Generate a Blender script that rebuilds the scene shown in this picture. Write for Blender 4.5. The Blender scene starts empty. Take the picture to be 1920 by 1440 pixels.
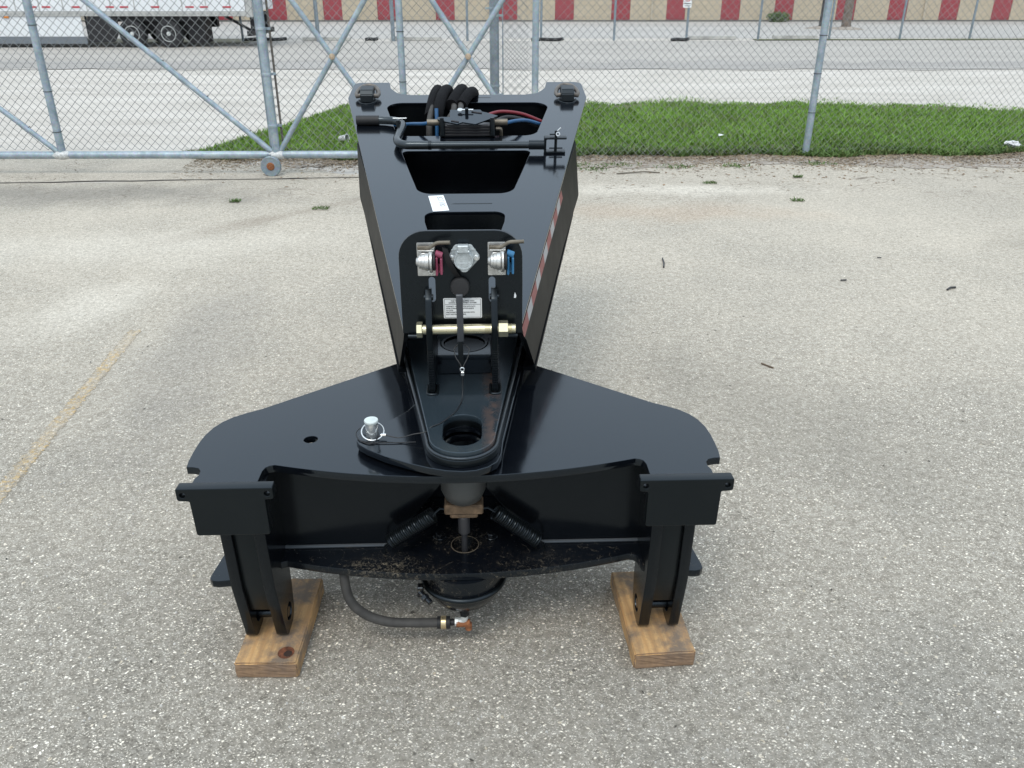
import bpy, bmesh, math, random
import numpy as np
from mathutils import Vector, Matrix
from math import radians, sin, cos, pi, sqrt
random.seed(7)
rng = np.random.default_rng(7)
scene = bpy.context.scene
COL = scene.collection

# ---------------------------------------------------------------- camera
cam_d = bpy.data.cameras.new("camera"); cam = bpy.data.objects.new("camera", cam_d); COL.objects.link(cam)
cam_d.sensor_width = 36.0; cam_d.lens = 36.0 * 1545 / 1920
cam_d.clip_start = 0.05; cam_d.clip_end = 2000
cam.location = (0, 0, 1.6); cam.rotation_euler = (radians(90 - 26.2), 0, 0)
scene.camera = cam

# ---------------------------------------------------------------- light
CLOUD = 8.0
SUN_EL, SUN_AZ = radians(58), radians(200)     # azimuth clockwise from +Y: behind the camera, a little left
world = bpy.data.worlds.new("World"); scene.world = world; world.use_nodes = True
wn = world.node_tree; wn.nodes.clear()
sky = wn.nodes.new('ShaderNodeTexSky'); sky.sky_type = 'NISHITA'; sky.sun_disc = False
sky.sun_elevation = SUN_EL; sky.sun_rotation = SUN_AZ
sky.air_density = 1.0; sky.dust_density = 5.0; sky.ozone_density = 1.0
hs = wn.nodes.new('ShaderNodeHueSaturation'); hs.inputs['Saturation'].default_value = 0.38
hs.inputs['Value'].default_value = 1.0
bgn = wn.nodes.new('ShaderNodeBackground'); bgn.inputs['Strength'].default_value = 0.15
won = wn.nodes.new('ShaderNodeOutputWorld')
cl = wn.nodes.new('ShaderNodeMix'); cl.data_type = 'RGBA'; cl.inputs[0].default_value = .75      # thin even cloud over the clear sky
wtc = wn.nodes.new('ShaderNodeTexCoord'); wsp = wn.nodes.new('ShaderNodeSeparateXYZ'); wmr = wn.nodes.new('ShaderNodeMapRange'); wvm = wn.nodes.new('ShaderNodeVectorMath'); wvm.operation = 'SCALE'
wvm.inputs[0].default_value = (CLOUD * .86, CLOUD * 1.0, CLOUD * 1.14)          # overcast: brighter overhead than at the horizon
wmr.inputs['To Min'].default_value = .62; wmr.inputs['To Max'].default_value = 1.55
wn.links.new(wtc.outputs['Generated'], wsp.inputs[0]); wn.links.new(wsp.outputs[2], wmr.inputs['Value']); wn.links.new(wmr.outputs[0], wvm.inputs['Scale']); wn.links.new(wvm.outputs[0], cl.inputs[7])
wn.links.new(sky.outputs[0], hs.inputs['Color']); wn.links.new(hs.outputs[0], cl.inputs[6]); wn.links.new(cl.outputs[2], bgn.inputs[0]); wn.links.new(bgn.outputs[0], won.inputs[0])
sl = bpy.data.lights.new("sun", 'SUN'); sl.energy = 1.0; sl.angle = radians(20); sl.color = (1, .93, .82)
so = bpy.data.objects.new("sun", sl); COL.objects.link(so)
sd = Vector((sin(SUN_AZ) * cos(SUN_EL), cos(SUN_AZ) * cos(SUN_EL), sin(SUN_EL)))
so.rotation_euler = sd.to_track_quat('Z', 'Y').to_euler()
scene.view_settings.view_transform = 'Standard'; scene.view_settings.look = 'None'
scene.view_settings.exposure = 0.07; scene.view_settings.gamma = 1; scene.view_settings.use_curve_mapping = False

# ---------------------------------------------------------------- material helpers
class NT:
    def __init__(s, name):
        s.m = bpy.data.materials.new(name); s.m.use_nodes = True
        s.t = s.m.node_tree; s.t.nodes.clear()
        s.out = s.t.nodes.new('ShaderNodeOutputMaterial'); s.b = s.t.nodes.new('ShaderNodeBsdfPrincipled')
        s.t.links.new(s.b.outputs[0], s.out.inputs[0])
        s.tc = s.t.nodes.new('ShaderNodeTexCoord').outputs['Object']
    def n(s, typ, **kw):
        nd = s.t.nodes.new(typ)
        for k, v in kw.items():
            if k in nd.inputs: s.put(nd.inputs[k], v)
            else: setattr(nd, k, v)
        return nd
    def put(s, sock, v):
        if hasattr(v, 'is_linked') or isinstance(v, bpy.types.NodeSocket): s.t.links.new(v, sock)
        else:
            if isinstance(v, tuple) and len(v) == 3 and sock.type == 'RGBA': v = v + (1,)
            sock.default_value = v
    def mapping(s, scale=(1, 1, 1), loc=(0, 0, 0), rot=(0, 0, 0)):
        return s.n('ShaderNodeMapping', Vector=s.tc, Scale=scale, Location=loc, Rotation=rot).outputs[0]
    def noise(s, scale, detail=4, rough=.55, vec=None, dist=0.0):
        return s.n('ShaderNodeTexNoise', Vector=vec or s.tc, Scale=scale, Detail=detail, Roughness=rough, Distortion=dist).outputs['Fac']
    def vor(s, scale, out='Distance', feature='F1', vec=None, rnd=1.0):
        return s.n('ShaderNodeTexVoronoi', Vector=vec or s.tc, Scale=scale, feature=feature, Randomness=rnd).outputs[out]
    def ramp(s, fac, stops, interp='LINEAR'):
        r = s.n('ShaderNodeValToRGB', Fac=fac); cr = r.color_ramp; cr.interpolation = interp
        while len(cr.elements) > 1: cr.elements.remove(cr.elements[-1])
        for i, (p, c) in enumerate(stops):
            e = cr.elements[0] if i == 0 else cr.elements.new(p)
            e.position = p; e.color = (c, c, c, 1) if isinstance(c, (int, float)) else tuple(c) + (1,)
        return r.outputs[0]
    def mix(s, fac, a, b, mode='MIX'):
        nd = s.n('ShaderNodeMix', data_type='RGBA', blend_type=mode)
        s.put(nd.inputs[0], fac); s.put(nd.inputs[6], a); s.put(nd.inputs[7], b)
        return nd.outputs[2]
    def math(s, op, a, b=0.0, clamp=False):
        nd = s.n('ShaderNodeMath', operation=op, use_clamp=clamp); s.put(nd.inputs[0], a); s.put(nd.inputs[1], b)
        return nd.outputs[0]
    def sep(s, vec=None):
        return s.n('ShaderNodeSeparateXYZ', Vector=vec or s.tc).outputs
    def bump(s, h, strength=.3, dist=.002, normal=None):
        nd = s.n('ShaderNodeBump', Height=h, Strength=strength, Distance=dist)
        if normal: s.put(nd.inputs['Normal'], normal)
        return nd.outputs[0]
    def fin(s, **kw):
        for k, v in kw.items():
            s.put(s.b.inputs[k.replace('_', ' ')], v)
        return s.m

def simple(name, col, rough=.5, metal=0.0, var=.12, vscale=30, bump=0.0, bscale=120, **kw):
    t = NT(name); f = t.noise(vscale, 5)
    lo = tuple(c * (1 - var) for c in col); hi = tuple(min(1, c * (1 + var)) for c in col)
    a = dict(Base_Color=t.mix(t.ramp(f, [(.3, 0), (.7, 1)]), lo, hi), Metallic=metal,
             Roughness=t.math('ADD', t.math('MULTIPLY', t.noise(vscale * 2.3, 3), .16), rough - .08))
    if bump: a['Normal'] = t.bump(t.noise(bscale, 3), bump, .002)
    a.update(kw); return t.fin(**a)

def paint(name, base=(.003, .004, .006), ior=1.55, rough=.10, dust=.25, rust=0.0, dirt=0.0, peel=.015, dcol=(.20, .19, .17), spots=()):
    t = NT(name)
    f = t.noise(9, 6, .6); f2 = t.noise(160, 3); sp = t.noise(420, 2, .5)
    col = t.mix(t.math('MULTIPLY', t.ramp(f, [(.42, 0), (.8, 1)]), dust * .035), base, dcol)
    col = t.mix(t.math('MULTIPLY', t.ramp(sp, [(.735, 0), (.78, 1)]), dust * .35), col, dcol)
    ro = t.math('ADD', t.math('MULTIPLY', t.ramp(f, [(.35, 0), (.8, 1)]), .06), rough)
    if dirt:
        m = t.math('MULTIPLY', t.ramp(t.noise(26, 9, .8, dist=2.2), [(.56, 0), (.74, 1)]), dirt)
        m2 = t.math('MULTIPLY', t.ramp(t.noise(55, 6, .8), [(.56, 0), (.66, 1)]), dirt)
        for sx, sy, sr, sk in spots:
            mp = t.n('ShaderNodeMapping', vector_type='TEXTURE', Vector=t.tc, Location=(sx, sy, 0), Scale=(sr, sr * .7, 1)).outputs[0]; q = t.sep(mp)
            d_ = t.math('SQRT', t.math('ADD', t.math('MULTIPLY', q[0], q[0]), t.math('MULTIPLY', q[1], q[1])))
            g_ = t.math('MULTIPLY', t.ramp(d_, [(.2, 1), (1.0, 0)]), t.ramp(t.noise(110, 8, .85, dist=1.0), [(.50, 0), (.66, 1)]))
            m = t.math('ADD', m, t.math('MULTIPLY', g_, sk), True); m2 = t.math('ADD', m2, t.math('MULTIPLY', g_, sk * .5), True)
        k = t.math('ADD', t.math('MULTIPLY', m, .35), t.math('MULTIPLY', t.math('MULTIPLY', m, m2), 1.2), True)
        col = t.mix(k, col, (.24, .20, .14)); ro = t.math('ADD', ro, t.math('MULTIPLY', k, .6), True)
    if rust:
        x = t.sep()
        near = t.math('SUBTRACT', 1.0, t.math('MULTIPLY', t.math('ABSOLUTE', t.math('SUBTRACT', x[0], .090)), 34.0), True)
        yy = t.math('MULTIPLY', near, t.ramp(t.noise(14, 6, .7), [(.40, 0), (.62, 1)]))
        col = t.mix(t.math('MULTIPLY', yy, rust), col, (.26, .11, .04)); ro = t.math('ADD', ro, t.math('MULTIPLY', yy, .4), True)
    h = t.math('ADD', f2, t.math('MULTIPLY', t.noise(5, 2), 3.0))
    return t.fin(Base_Color=col, Roughness=ro, IOR=ior, Specular_Tint=(.80, .95, 1.08, 1), Normal=t.bump(h, peel, .0015))

BLACK = paint('black_gloss_paint', dust=.15)
PANEL = paint('black_panel_paint', ior=1.7, dust=.12)
BLACK_FLAT = paint('flat_black_paint', base=(.002, .0025, .003), ior=1.16, rough=.42, dust=.35, dirt=.03)
BLACK_SIDE = paint('black_dusty_paint', base=(.0025, .003, .004), ior=1.42, rough=.16, dust=.15, dirt=.05)
BLACK_DIRTY = paint('black_paint_with_dirt', base=(.003, .004, .006), ior=1.45, rough=.2, dust=.3, dirt=1.0, spots=((-.17, .09, .11, 1.0), (-.25, .10, .06, .9), (.20, .07, .16, .45), (.01, .20, .10, .7), (-.06, .06, .07, .5)))
BLACK_NOSE = paint('black_paint_with_rust_runs', base=(.020, .029, .036), rough=.20, dust=.3, rust=.32, dirt=.08)  # base lifted to blue-grey, painting in a sky reflection; rust runs on top
BLACK_MATT = paint('black_satin_paint', base=(.003, .004, .0045), ior=1.42, rough=.28, dust=.2, dirt=.02)
RUBBER = simple('black_rubber', (.010, .010, .011), .6, bump=.2)
RUBBER_DUSTY = simple('dusty_grey_rubber', (.045, .043, .040), .75, var=.35, vscale=25, bump=.3)
SLEEVE = simple('woven_black_sleeve', (.005, .005, .006), .9, bump=.6, bscale=500, Specular_IOR_Level=.15)
ZINC = simple('yellow_zinc_plating', (.72, .66, .45), .30, .85, .12, 60)
ALU = simple('cast_aluminium', (.56, .56, .54), .38, .75, .22, 45, .25, 200)
ALU_PLAIN = simple('pale_cast_metal', (.50, .54, .55), .42, .45, .18, 120, .5, 260)
STEEL = simple('bright_zinc_steel', (.70, .72, .72), .25, .8, .1, 60)
BAREDARK = simple('oiled_dark_steel', (.16, .14, .11), .45, .6, .3, 30)
RED = simple('red_anodised', (.27, .055, .10), .45); BLUE = simple('blue_anodised', (.03, .15, .30), .45)
REDHOSE = simple('red_air_hose', (.17, .012, .02), .4); BLUEHOSE = simple('blue_air_hose', (.012, .075, .18), .4)
WHITE = simple('white_label_stock', (.80, .82, .82), .5, var=.03)
INK = simple('black_print', (.02, .02, .025), .6); INKGREY = simple('grey_pen', (.30, .31, .33), .7)
TAPER = simple('red_reflective_tape', (.22, .03, .035), .4); TAPEW = simple('white_reflective_tape', (.34, .34, .35), .4)
RUST = simple('rust', (.24, .09, .035), .85, var=.5, vscale=120, bump=.6)
WHITEFIT = simple('white_zinc_fitting', (.62, .64, .62), .4, .3, .15)
BRASS = simple('brass', (.62, .50, .30), .3, .8)

def galv(name, k=1.0):
    t = NT(name)
    f = t.noise(14, 6, .6); g = t.noise(3.5, 4); s_ = t.vor(90, 'Color')
    c = t.mix(t.ramp(f, [(.35, 0), (.7, 1)]), (.25 * k, .31 * k, .35 * k), (.38 * k, .45 * k, .50 * k))
    c = t.mix(t.ramp(g, [(.58, 0), (.75, .7)]), c, (.50 * k, .53 * k, .53 * k))
    c = t.mix(.10, c, s_, 'OVERLAY')
    c = t.mix(t.ramp(t.noise(30, 6, .8), [(.68, 0), (.75, .6)]), c, (.20, .14, .09))
    return t.fin(Base_Color=c, Metallic=.35, Roughness=.48, Normal=t.bump(f, .15, .003))
GALV = galv('galvanised_pipe'); GALV_D = galv('weathered_galvanised_pipe', .75)
WIRE = simple('galvanised_wire', (.23, .24, .24), .5, .4, .35, 8)
WIRE_FAR = simple('far_galvanised_wire', (.30, .31, .31), .55, .3, .2, 4)
TIE = simple('dark_tie_wire', (.05, .05, .05), .6, .3)
WELD = simple('rusty_weld_paint', (.42, .33, .24), .75, .1, .4, 160, .5)
WELDW = simple('silver_weld_paint', (.55, .56, .55), .6, .2, .25, 60, .4)

# ground materials ------------------------------------------------
def aggregate(t, dark=(.115, .112, .104), mid=(.275, .270, .252), light=(.86, .845, .80)):
    """exposed-shell concrete: fine cells of grey mortar and pale stones of several sizes"""
    wv = t.mix(.012, t.tc, t.n('ShaderNodeTexNoise', Vector=t.tc, Scale=60.0, Detail=2.0).outputs['Color'])
    an = t.n('ShaderNodeMapping', Vector=wv, Rotation=(0, 0, .5), Scale=(1.0, 1.45, 1)).outputs[0]
    v3 = t.n('ShaderNodeTexVoronoi', Vector=wv, Scale=58.0)
    v1 = t.n('ShaderNodeTexVoronoi', Vector=an, Scale=215.0)
    v2 = t.n('ShaderNodeTexVoronoi', Vector=an, Scale=105.0)
    c1 = t.sep(v1.outputs['Color'])[0]; c2 = t.sep(v2.outputs['Color'])[0]
    base = t.mix(t.noise(400, 3, .7), dark, mid)
    s1 = t.math('MULTIPLY', t.ramp(c1, [(.60, 0), (.74, .9)]), t.ramp(v1.outputs['Distance'], [(.34, 1), (.50, 0)]))
    s2 = t.math('MULTIPLY', t.ramp(c2, [(.80, 0), (.86, 1)]), t.ramp(v2.outputs['Distance'], [(.30, 1), (.42, 0)]))
    s3 = t.math('MULTIPLY', t.ramp(t.sep(v3.outputs['Color'])[0], [(.95, 0), (.96, 1)]), t.ramp(v3.outputs['Distance'], [(.22, 1), (.30, 0)]))
    tone = t.mix(t.sep(v1.outputs['Color'])[1], tuple(c * .72 for c in light), light)
    col = t.mix(t.math('MULTIPLY', s1, .85), base, tone)
    col = t.mix(t.math('MULTIPLY', s2, .9), col, tuple(c * 1.12 for c in light))
    col = t.mix(t.math('MULTIPLY', s3, .85), col, t.mix(t.sep(v3.outputs['Color'])[1], (.42, .37, .28), (.85, .83, .78)))
    pit = t.ramp(c1, [(.10, 1), (.18, 0)])
    col = t.mix(t.math('MULTIPLY', pit, .8), col, (.07, .068, .062))
    h = t.math('ADD', t.math('ADD', s1, t.math('MULTIPLY', s2, 1.4)), t.math('MULTIPLY', t.noise(260, 4, .7), .8))
    return col, h

def spot(t, cx, cy, rx, ry, rot=0.0, lo=.25, wob=.8):
    """soft patch mask centred on a place on the ground, with a ragged outline"""
    m = t.n('ShaderNodeMapping', vector_type='TEXTURE', Vector=t.tc, Location=(cx, cy, 0), Rotation=(0, 0, rot), Scale=(rx, ry, 1)).outputs[0]
    xs = t.sep(m)
    r = t.math('SQRT', t.math('ADD', t.math('MULTIPLY', xs[0], xs[0]), t.math('MULTIPLY', xs[1], xs[1])))
    r = t.math('ADD', r, t.math('MULTIPLY', t.math('SUBTRACT', t.noise(2.2, 5, .65), .5), wob * 2))
    return t.ramp(r, [(lo, 1), (1.0, 0)])

def pavement_mat(name, line=False):
    t = NT(name)
    col, h = aggregate(t)
    big = t.noise(.55, 6, .62, dist=.4); med = t.noise(2.3, 6, .65)
    dustm = t.math('ADD', t.math('MULTIPLY', t.ramp(big, [(.36, 0), (.64, 1)]), .55), t.math('MULTIPLY', t.ramp(med, [(.35, 0), (.7, 1)]), .35))
    y = t.sep()[1]; x = t.sep()[0]
    far = t.ramp(t.math('MULTIPLY', y, .125), [(.20, 0), (.42, .72), (.8, .95)])      # sandier towards the fence
    k = t.math('MULTIPLY', t.math('ADD', t.math('MULTIPLY', dustm, .55), t.math('MULTIPLY', far, .6)), .80, True)
    col = t.mix(t.math('MULTIPLY', k, .78), col, t.mix(t.noise(90, 4, .7), (.44, .415, .37), (.64, .605, .55)))
    # darker, more worn patches; the nearest one partly paints in lens vignetting
    for a, c, s_ in ((spot(t, -3.6, 6.75, 2.3, .55, 0), (.14, .14, .135), .62), (spot(t, .9, 1.0, 1.9, .85), (.17, .17, .165), .30),
                     (spot(t, 3.9, 5.6, .9, .35, .4), (.20, .19, .17), .45), (spot(t, -1.5, 3.5, .35, 1.5, .1), (.17, .17, .175), .30),
                     (spot(t, 1.15, 2.9, .5, .9, .5), (.19, .185, .17), .35), (spot(t, -1.9, 5.9, .16, 1.1, -.75), (.2, .17, .14), .40),
                     (spot(t, 1.2, 6.2, 1.3, .35, 0), (.38, .29, .22), .32), (spot(t, 2.3, 1.9, .55, .8, .6), (.15, .15, .15), .35)):
        col = t.mix(t.math('MULTIPLY', a, s_), col, c)
    for a, s_ in ((spot(t, 1.4, 6.95, 1.3, .26), .45), (spot(t, -2.6, 5.3, 1.8, .55, .1), .25), (spot(t, -2.3, 4.2, .35, .55), .3)):
        col = t.mix(t.math('MULTIPLY', a, s_), col, (.66, .65, .62))
    # fine cracks and debris flecks near the verge
    cr = t.vor(6.5, 'Distance', 'DISTANCE_TO_EDGE', t.mapping((1, 2.4, 1)))
    crm = t.math('MULTIPLY', t.ramp(cr, [(.012, 1), (.03, 0)]), t.math('MULTIPLY', t.ramp(t.math('MULTIPLY', y, .1), [(.62, 0), (.70, 1)]), t.ramp(t.noise(1.3, 4), [(.45, 0), (.55, .8)])))
    col = t.mix(crm, col, (.12, .10, .08))
    fl = t.math('MULTIPLY', t.ramp(t.noise(11, 8, .8, t.mapping((.7, 1.6, 1))), [(.66, 0), (.70, 1)]), t.ramp(t.math('MULTIPLY', y, .1), [(.5, 0), (.78, .9)]))
    col = t.mix(fl, col, (.13, .10, .07))
    fs = t.ramp(t.vor(7.0), [(.030, 1), (.045, 0)])
    col = t.mix(t.math('MULTIPLY', fs, .8), col, (.05, .045, .04))
    if line:
        m = t.math('MULTIPLY', t.ramp(t.noise(60, 6, .8), [(.49, 0), (.58, 1)]), t.ramp(t.noise(3.6, 4, .6), [(.38, .2), (.60, 1)]))
        col = t.mix(.22, col, (.34, .29, .22))
        col = t.mix(t.math('MULTIPLY', m, .62), col, (.50, .33, .09))
    gr = t.math('ADD', t.math('MULTIPLY', t.noise(38, 5, .75), .9), t.math('MULTIPLY', t.noise(95, 4, .7), .9))
    col = t.mix(1.0, col, t.ramp(gr, [(.66, (.74, .685, .60)), (.9, (1.11, 1.045, .94)), (1.0, (1.30, 1.24, 1.14))]), 'MULTIPLY')
    rot = t.ramp(t.noise(5.5, 8, .8), [(.62, 0), (.72, .5)])
    col = t.mix(rot, col, t.mix(.5, col, (.26, .235, .20)))
    return t.fin(Base_Color=col, Roughness=.88, Normal=t.bump(h, .55, .0035))

def patchy(name, a, b, c=None, scale=1.2, streak=(1, 3, 1), rough=.92, fine=60):
    t = NT(name); v = t.mapping(streak)
    col = t.mix(t.ramp(t.noise(scale, 8, .65, v, .5), [(.32, 0), (.68, 1)]), a, b)
    if c: col = t.mix(t.ramp(t.noise(scale * 4, 8, .7, v, 1.0), [(.60, 0), (.70, .7)]), col, c)
    col = t.mix(.35, col, t.mix(t.noise(fine, 6, .8), (.2, .2, .2), (.8, .8, .8)), 'OVERLAY')
    return t.fin(Base_Color=col, Roughness=rough, Normal=t.bump(t.noise(fine, 5, .7), .5, .01))

PAVE = pavement_mat('shell_aggregate_pavement'); LINE = pavement_mat('worn_yellow_paint', True)
SHELL = patchy('pale_shell_rock', (.40, .37, .325), (.57, .535, .485), (.27, .245, .21), .6, (.7, 3.2, 1))
ROADM = patchy('grey_worn_asphalt', (.32, .30, .27), (.42, .395, .36), (.26, .245, .22), .35, (.5, 3.5, 1))
ROADD = patchy('tyre_darkened_asphalt', (.27, .255, .235), (.37, .35, .325), (.23, .215, .20), .4, (.4, 4, 1))
LOTM = patchy('far_lot_concrete', (.35, .335, .315), (.48, .46, .43), (.27, .26, .24), .3, (.3, 4, 1))
DIRT = patchy('brown_mulch_and_dirt', (.22, .18, .145), (.42, .385, .335), (.11, .085, .065), 5.0, (1, 1.6, 1))
SOIL = patchy('green_soil', (.075, .095, .035), (.13, .13, .06), (.20, .155, .10), 5.0, (1, 1, 1))
CHALK = paint('chalky_weld', base=(.05, .055, .06), rough=.35, dust=.9, dirt=.8, peel=.6)
JOINT = simple('dark_joint', (.24, .22, .19), .95, var=.4, vscale=20)

def grassmat(name, a, b, dry=(.22, .19, .09), dryk=.35):
    t = NT(name)
    g = t.n('ShaderNodeNewGeometry').outputs['Random Per Island']
    c = t.mix(g, a, b)
    c = t.mix(t.ramp(t.noise(1.3, 5, .6), [(.35, 0), (.65, .7)]), c, tuple(x * 1.35 for x in b))
    c = t.mix(t.ramp(t.noise(3.1, 6, .7), [(.52, 0), (.68, .75)]), c, tuple(p_ * .6 + q_ * .4 for p_, q_ in zip(a, dry)))
    c = t.mix(t.math('MULTIPLY', t.ramp(t.n('ShaderNodeMath', operation='FRACT').outputs[0], [(0, 0), (1, 1)]), 0.0), c, dry)
    c = t.mix(t.math('MULTIPLY', t.ramp(g, [(.86, 0), (.90, 1)]), dryk), c, dry)
    return t.fin(Base_Color=c, Roughness=.55, Specular_IOR_Level=.3)
GRASS = grassmat('green_grass', (.088, .175, .024), (.155, .285, .042))
WEED = grassmat('dark_weed_leaves', (.045, .085, .02), (.09, .15, .04))
STRAW = grassmat('dry_straw', (.16, .11, .07), (.30, .24, .16), (.10, .07, .05), .8)

def woodmat():
    t = NT('weathered_lumber')
    v = t.mapping((26, 2.2, 26)); r = t.n('ShaderNodeTexWave', Vector=t.mapping((9, .8, 9)), Scale=1.6, Distortion=7.0, Detail=4.0).outputs['Fac']
    c = t.mix(t.math('ADD', t.math('MULTIPLY', r, .38), t.math('MULTIPLY', t.noise(7, 6, .7, v), .6), True), (.42, .22, .085), (.72, .46, .20))
    c = t.mix(t.ramp(t.noise(3, 7, .7, v), [(.35, 0), (.7, .7)]), c, (.27, .17, .09))
    c = t.mix(t.ramp(t.noise(9, 6, .7), [(.44, 0), (.62, .9)]), c, (.15, .12, .095))
    kn = t.ramp(t.vor(5.2, vec=t.mapping((1, .8, 1))), [(.05, 1), (.14, 0)])
    c = t.mix(kn, c, (.12, .045, .02))
    nrm = t.sep(t.n('ShaderNodeNewGeometry').outputs['True Normal'])
    endm = t.ramp(t.math('ABSOLUTE', nrm[1]), [(.8, 0), (.95, 1)])
    c = t.mix(t.math('MULTIPLY', endm, .8), c, t.mix(t.noise(45, 6, .8), (.10, .065, .045), (.24, .16, .11)))
    return t.fin(Base_Color=c, Roughness=.8, Normal=t.bump(t.noise(4, 6, .7, v), .4, .002))
WOOD = woodmat()

# ---------------------------------------------------------------- object helpers
def tag(o, label=None, cat=None, group=None, kind=None):
    if label: o['label'] = label
    if cat: o['category'] = cat
    if group: o['group'] = group
    if kind: o['kind'] = kind
    return o
def empty(name, loc=(0, 0, 0), rz=0.0, **kw):
    o = bpy.data.objects.new(name, None); COL.objects.link(o); o.location = loc; o.rotation_euler = (0, 0, rz)
    return tag(o, **kw)
def link(name, me, mat, parent=None, loc=None):
    o = bpy.data.objects.new(name, me); COL.objects.link(o)
    if mat is not None:
        me.materials.clear(); me.materials.append(mat)
    if parent: o.parent = parent
    if loc: o.location = loc
    return o
def smooth(me, ang=35):
    me.polygons.foreach_set('use_smooth', [True] * len(me.polygons))
    try: me.set_sharp_from_angle(angle=radians(ang))
    except Exception: pass
    return me
def merge(meshes):
    bm = bmesh.new()
    for m in meshes: bm.from_mesh(m)
    out = bpy.data.meshes.new('mesh'); bm.to_mesh(out); bm.free()
    return smooth(out)
def part(name, meshes, mat, parent=None, label=None):
    me = meshes if not isinstance(meshes, (list, tuple)) else (meshes[0] if len(meshes) == 1 else merge(meshes))
    o = link(name, me, mat, parent)
    if label: o['label'] = label
    return o
def curve_mesh(build):
    cu = bpy.data.curves.new('c', 'CURVE'); build(cu)
    ob = bpy.data.objects.new('c', cu); COL.objects.link(ob)
    dg = bpy.context.evaluated_depsgraph_get(); dg.update()
    me = bpy.data.meshes.new_from_object(ob.evaluated_get(dg))
    bpy.data.objects.remove(ob); bpy.data.curves.remove(cu)
    return me
def rp(pts, seg=7):
    """polygon with rounded corners: (x, y[, radius])"""
    out = []; n = len(pts)
    for i in range(n):
        p = Vector(pts[i][:2]); r = pts[i][2] if len(pts[i]) > 2 else 0
        if r <= 0: out.append(p); continue
        a = (Vector(pts[i - 1][:2]) - p); b = (Vector(pts[(i + 1) % n][:2]) - p)
        la, lb = a.length, b.length; a.normalize(); b.normalize()
        ang = a.angle(b); d = min(r / math.tan(ang / 2), la * .49, lb * .49); r2 = d * math.tan(ang / 2)
        cdir = (a + b).normalized(); c = p + cdir * (r2 / sin(ang / 2))
        s = p + a * d - c; e = p + b * d - c
        a0 = math.atan2(s.y, s.x); a1 = math.atan2(e.y, e.x)
        while a1 - a0 > pi: a1 -= 2 * pi
        while a1 - a0 < -pi: a1 += 2 * pi
        for k in range(seg + 1):
            q = a0 + (a1 - a0) * k / seg
            out.append(c + Vector((cos(q), sin(q))) * r2)
    return [tuple(v) for v in out]
def circ(x, y, r, n=24, ry=None): return [(x + r * cos(2 * pi * k / n), y + (ry or r) * sin(2 * pi * k / n)) for k in range(n)]
def stadium(x, y0, y1, r, n=10):
    return [(x + r * cos(pi * k / n), y1 + r * sin(pi * k / n)) for k in range(n + 1)] + [(x - r * cos(pi * k / n), y0 - r * sin(pi * k / n)) for k in range(n + 1)]
def plate(outline, holes=(), th=.012, M=Matrix.Identity(4), bev=.0012):
    """flat plate in the uv plane of frame M, centred on it, thickness th, softened edges"""
    def b(cu):
        cu.dimensions = '2D'; cu.fill_mode = 'BOTH'
        cu.extrude = max(th / 2 - bev, .0001); cu.bevel_depth = bev; cu.bevel_resolution = 1; cu.offset = -bev
        for loop in [outline] + list(holes):
            s = cu.splines.new('POLY'); s.points.add(len(loop) - 1); s.use_cyclic_u = True
            for p, q in zip(s.points, loop): p.co = (q[0], q[1], 0, 1)
    me = curve_mesh(b); me.transform(M); return smooth(me, 30)
def fr(origin, u, v):
    u = Vector(u).normalized(); v = Vector(v).normalized(); w = u.cross(v)
    return Matrix(((u.x, v.x, w.x, origin[0]), (u.y, v.y, w.y, origin[1]), (u.z, v.z, w.z, origin[2]), (0, 0, 0, 1)))
def H(z): return Matrix.Translation((0, 0, z))                       # horizontal plate frame (u=x, v=y)
def F(y): return fr((0, y, 0), (1, 0, 0), (0, 0, 1))                 # facing the viewer (u=x, v=z)
def S(x): return fr((x, 0, 0), (0, 1, 0), (0, 0, 1))                 # side plate (u=y, v=z)
def cat(pts, n=6):
    P = [Vector(p) for p in pts]; out = []
    for i in range(len(P) - 1):
        p0 = P[max(i - 1, 0)]; p1 = P[i]; p2 = P[i + 1]; p3 = P[min(i + 2, len(P) - 1)]
        for k in range(n):
            t = k / n
            out.append(.5 * ((2 * p1) + (p2 - p0) * t + (2 * p0 - 5 * p1 + 4 * p2 - p3) * t * t + (3 * p1 - p0 - 3 * p2 + p3) * t ** 3))
    out.append(P[-1]); return out
def fillet3(pts, r, n=6):
    P = [Vector(p) for p in pts]; out = [P[0]]
    for i in range(1, len(P) - 1):
        a = (P[i - 1] - P[i]); b = (P[i + 1] - P[i]); d = min(r, a.length * .45, b.length * .45)
        s = P[i] + a.normalized() * d; e = P[i] + b.normalized() * d
        for k in range(n + 1):
            t = k / n; out.append(s * (1 - t) ** 2 + P[i] * 2 * t * (1 - t) + e * t * t)
    out.append(P[-1]); return out
def tube(pts, r, res=5, radii=None):
    def b(cu):
        cu.dimensions = '3D'; cu.bevel_depth = r; cu.bevel_resolution = res; cu.use_fill_caps = True; cu.twist_mode = 'MINIMUM'
        s = cu.splines.new('POLY'); s.points.add(len(pts) - 1)
        for i, (p, q) in enumerate(zip(s.points, pts)):
            p.co = (q[0], q[1], q[2], 1); p.radius = radii[i] if radii else 1
    return smooth(curve_mesh(b), 50)
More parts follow.
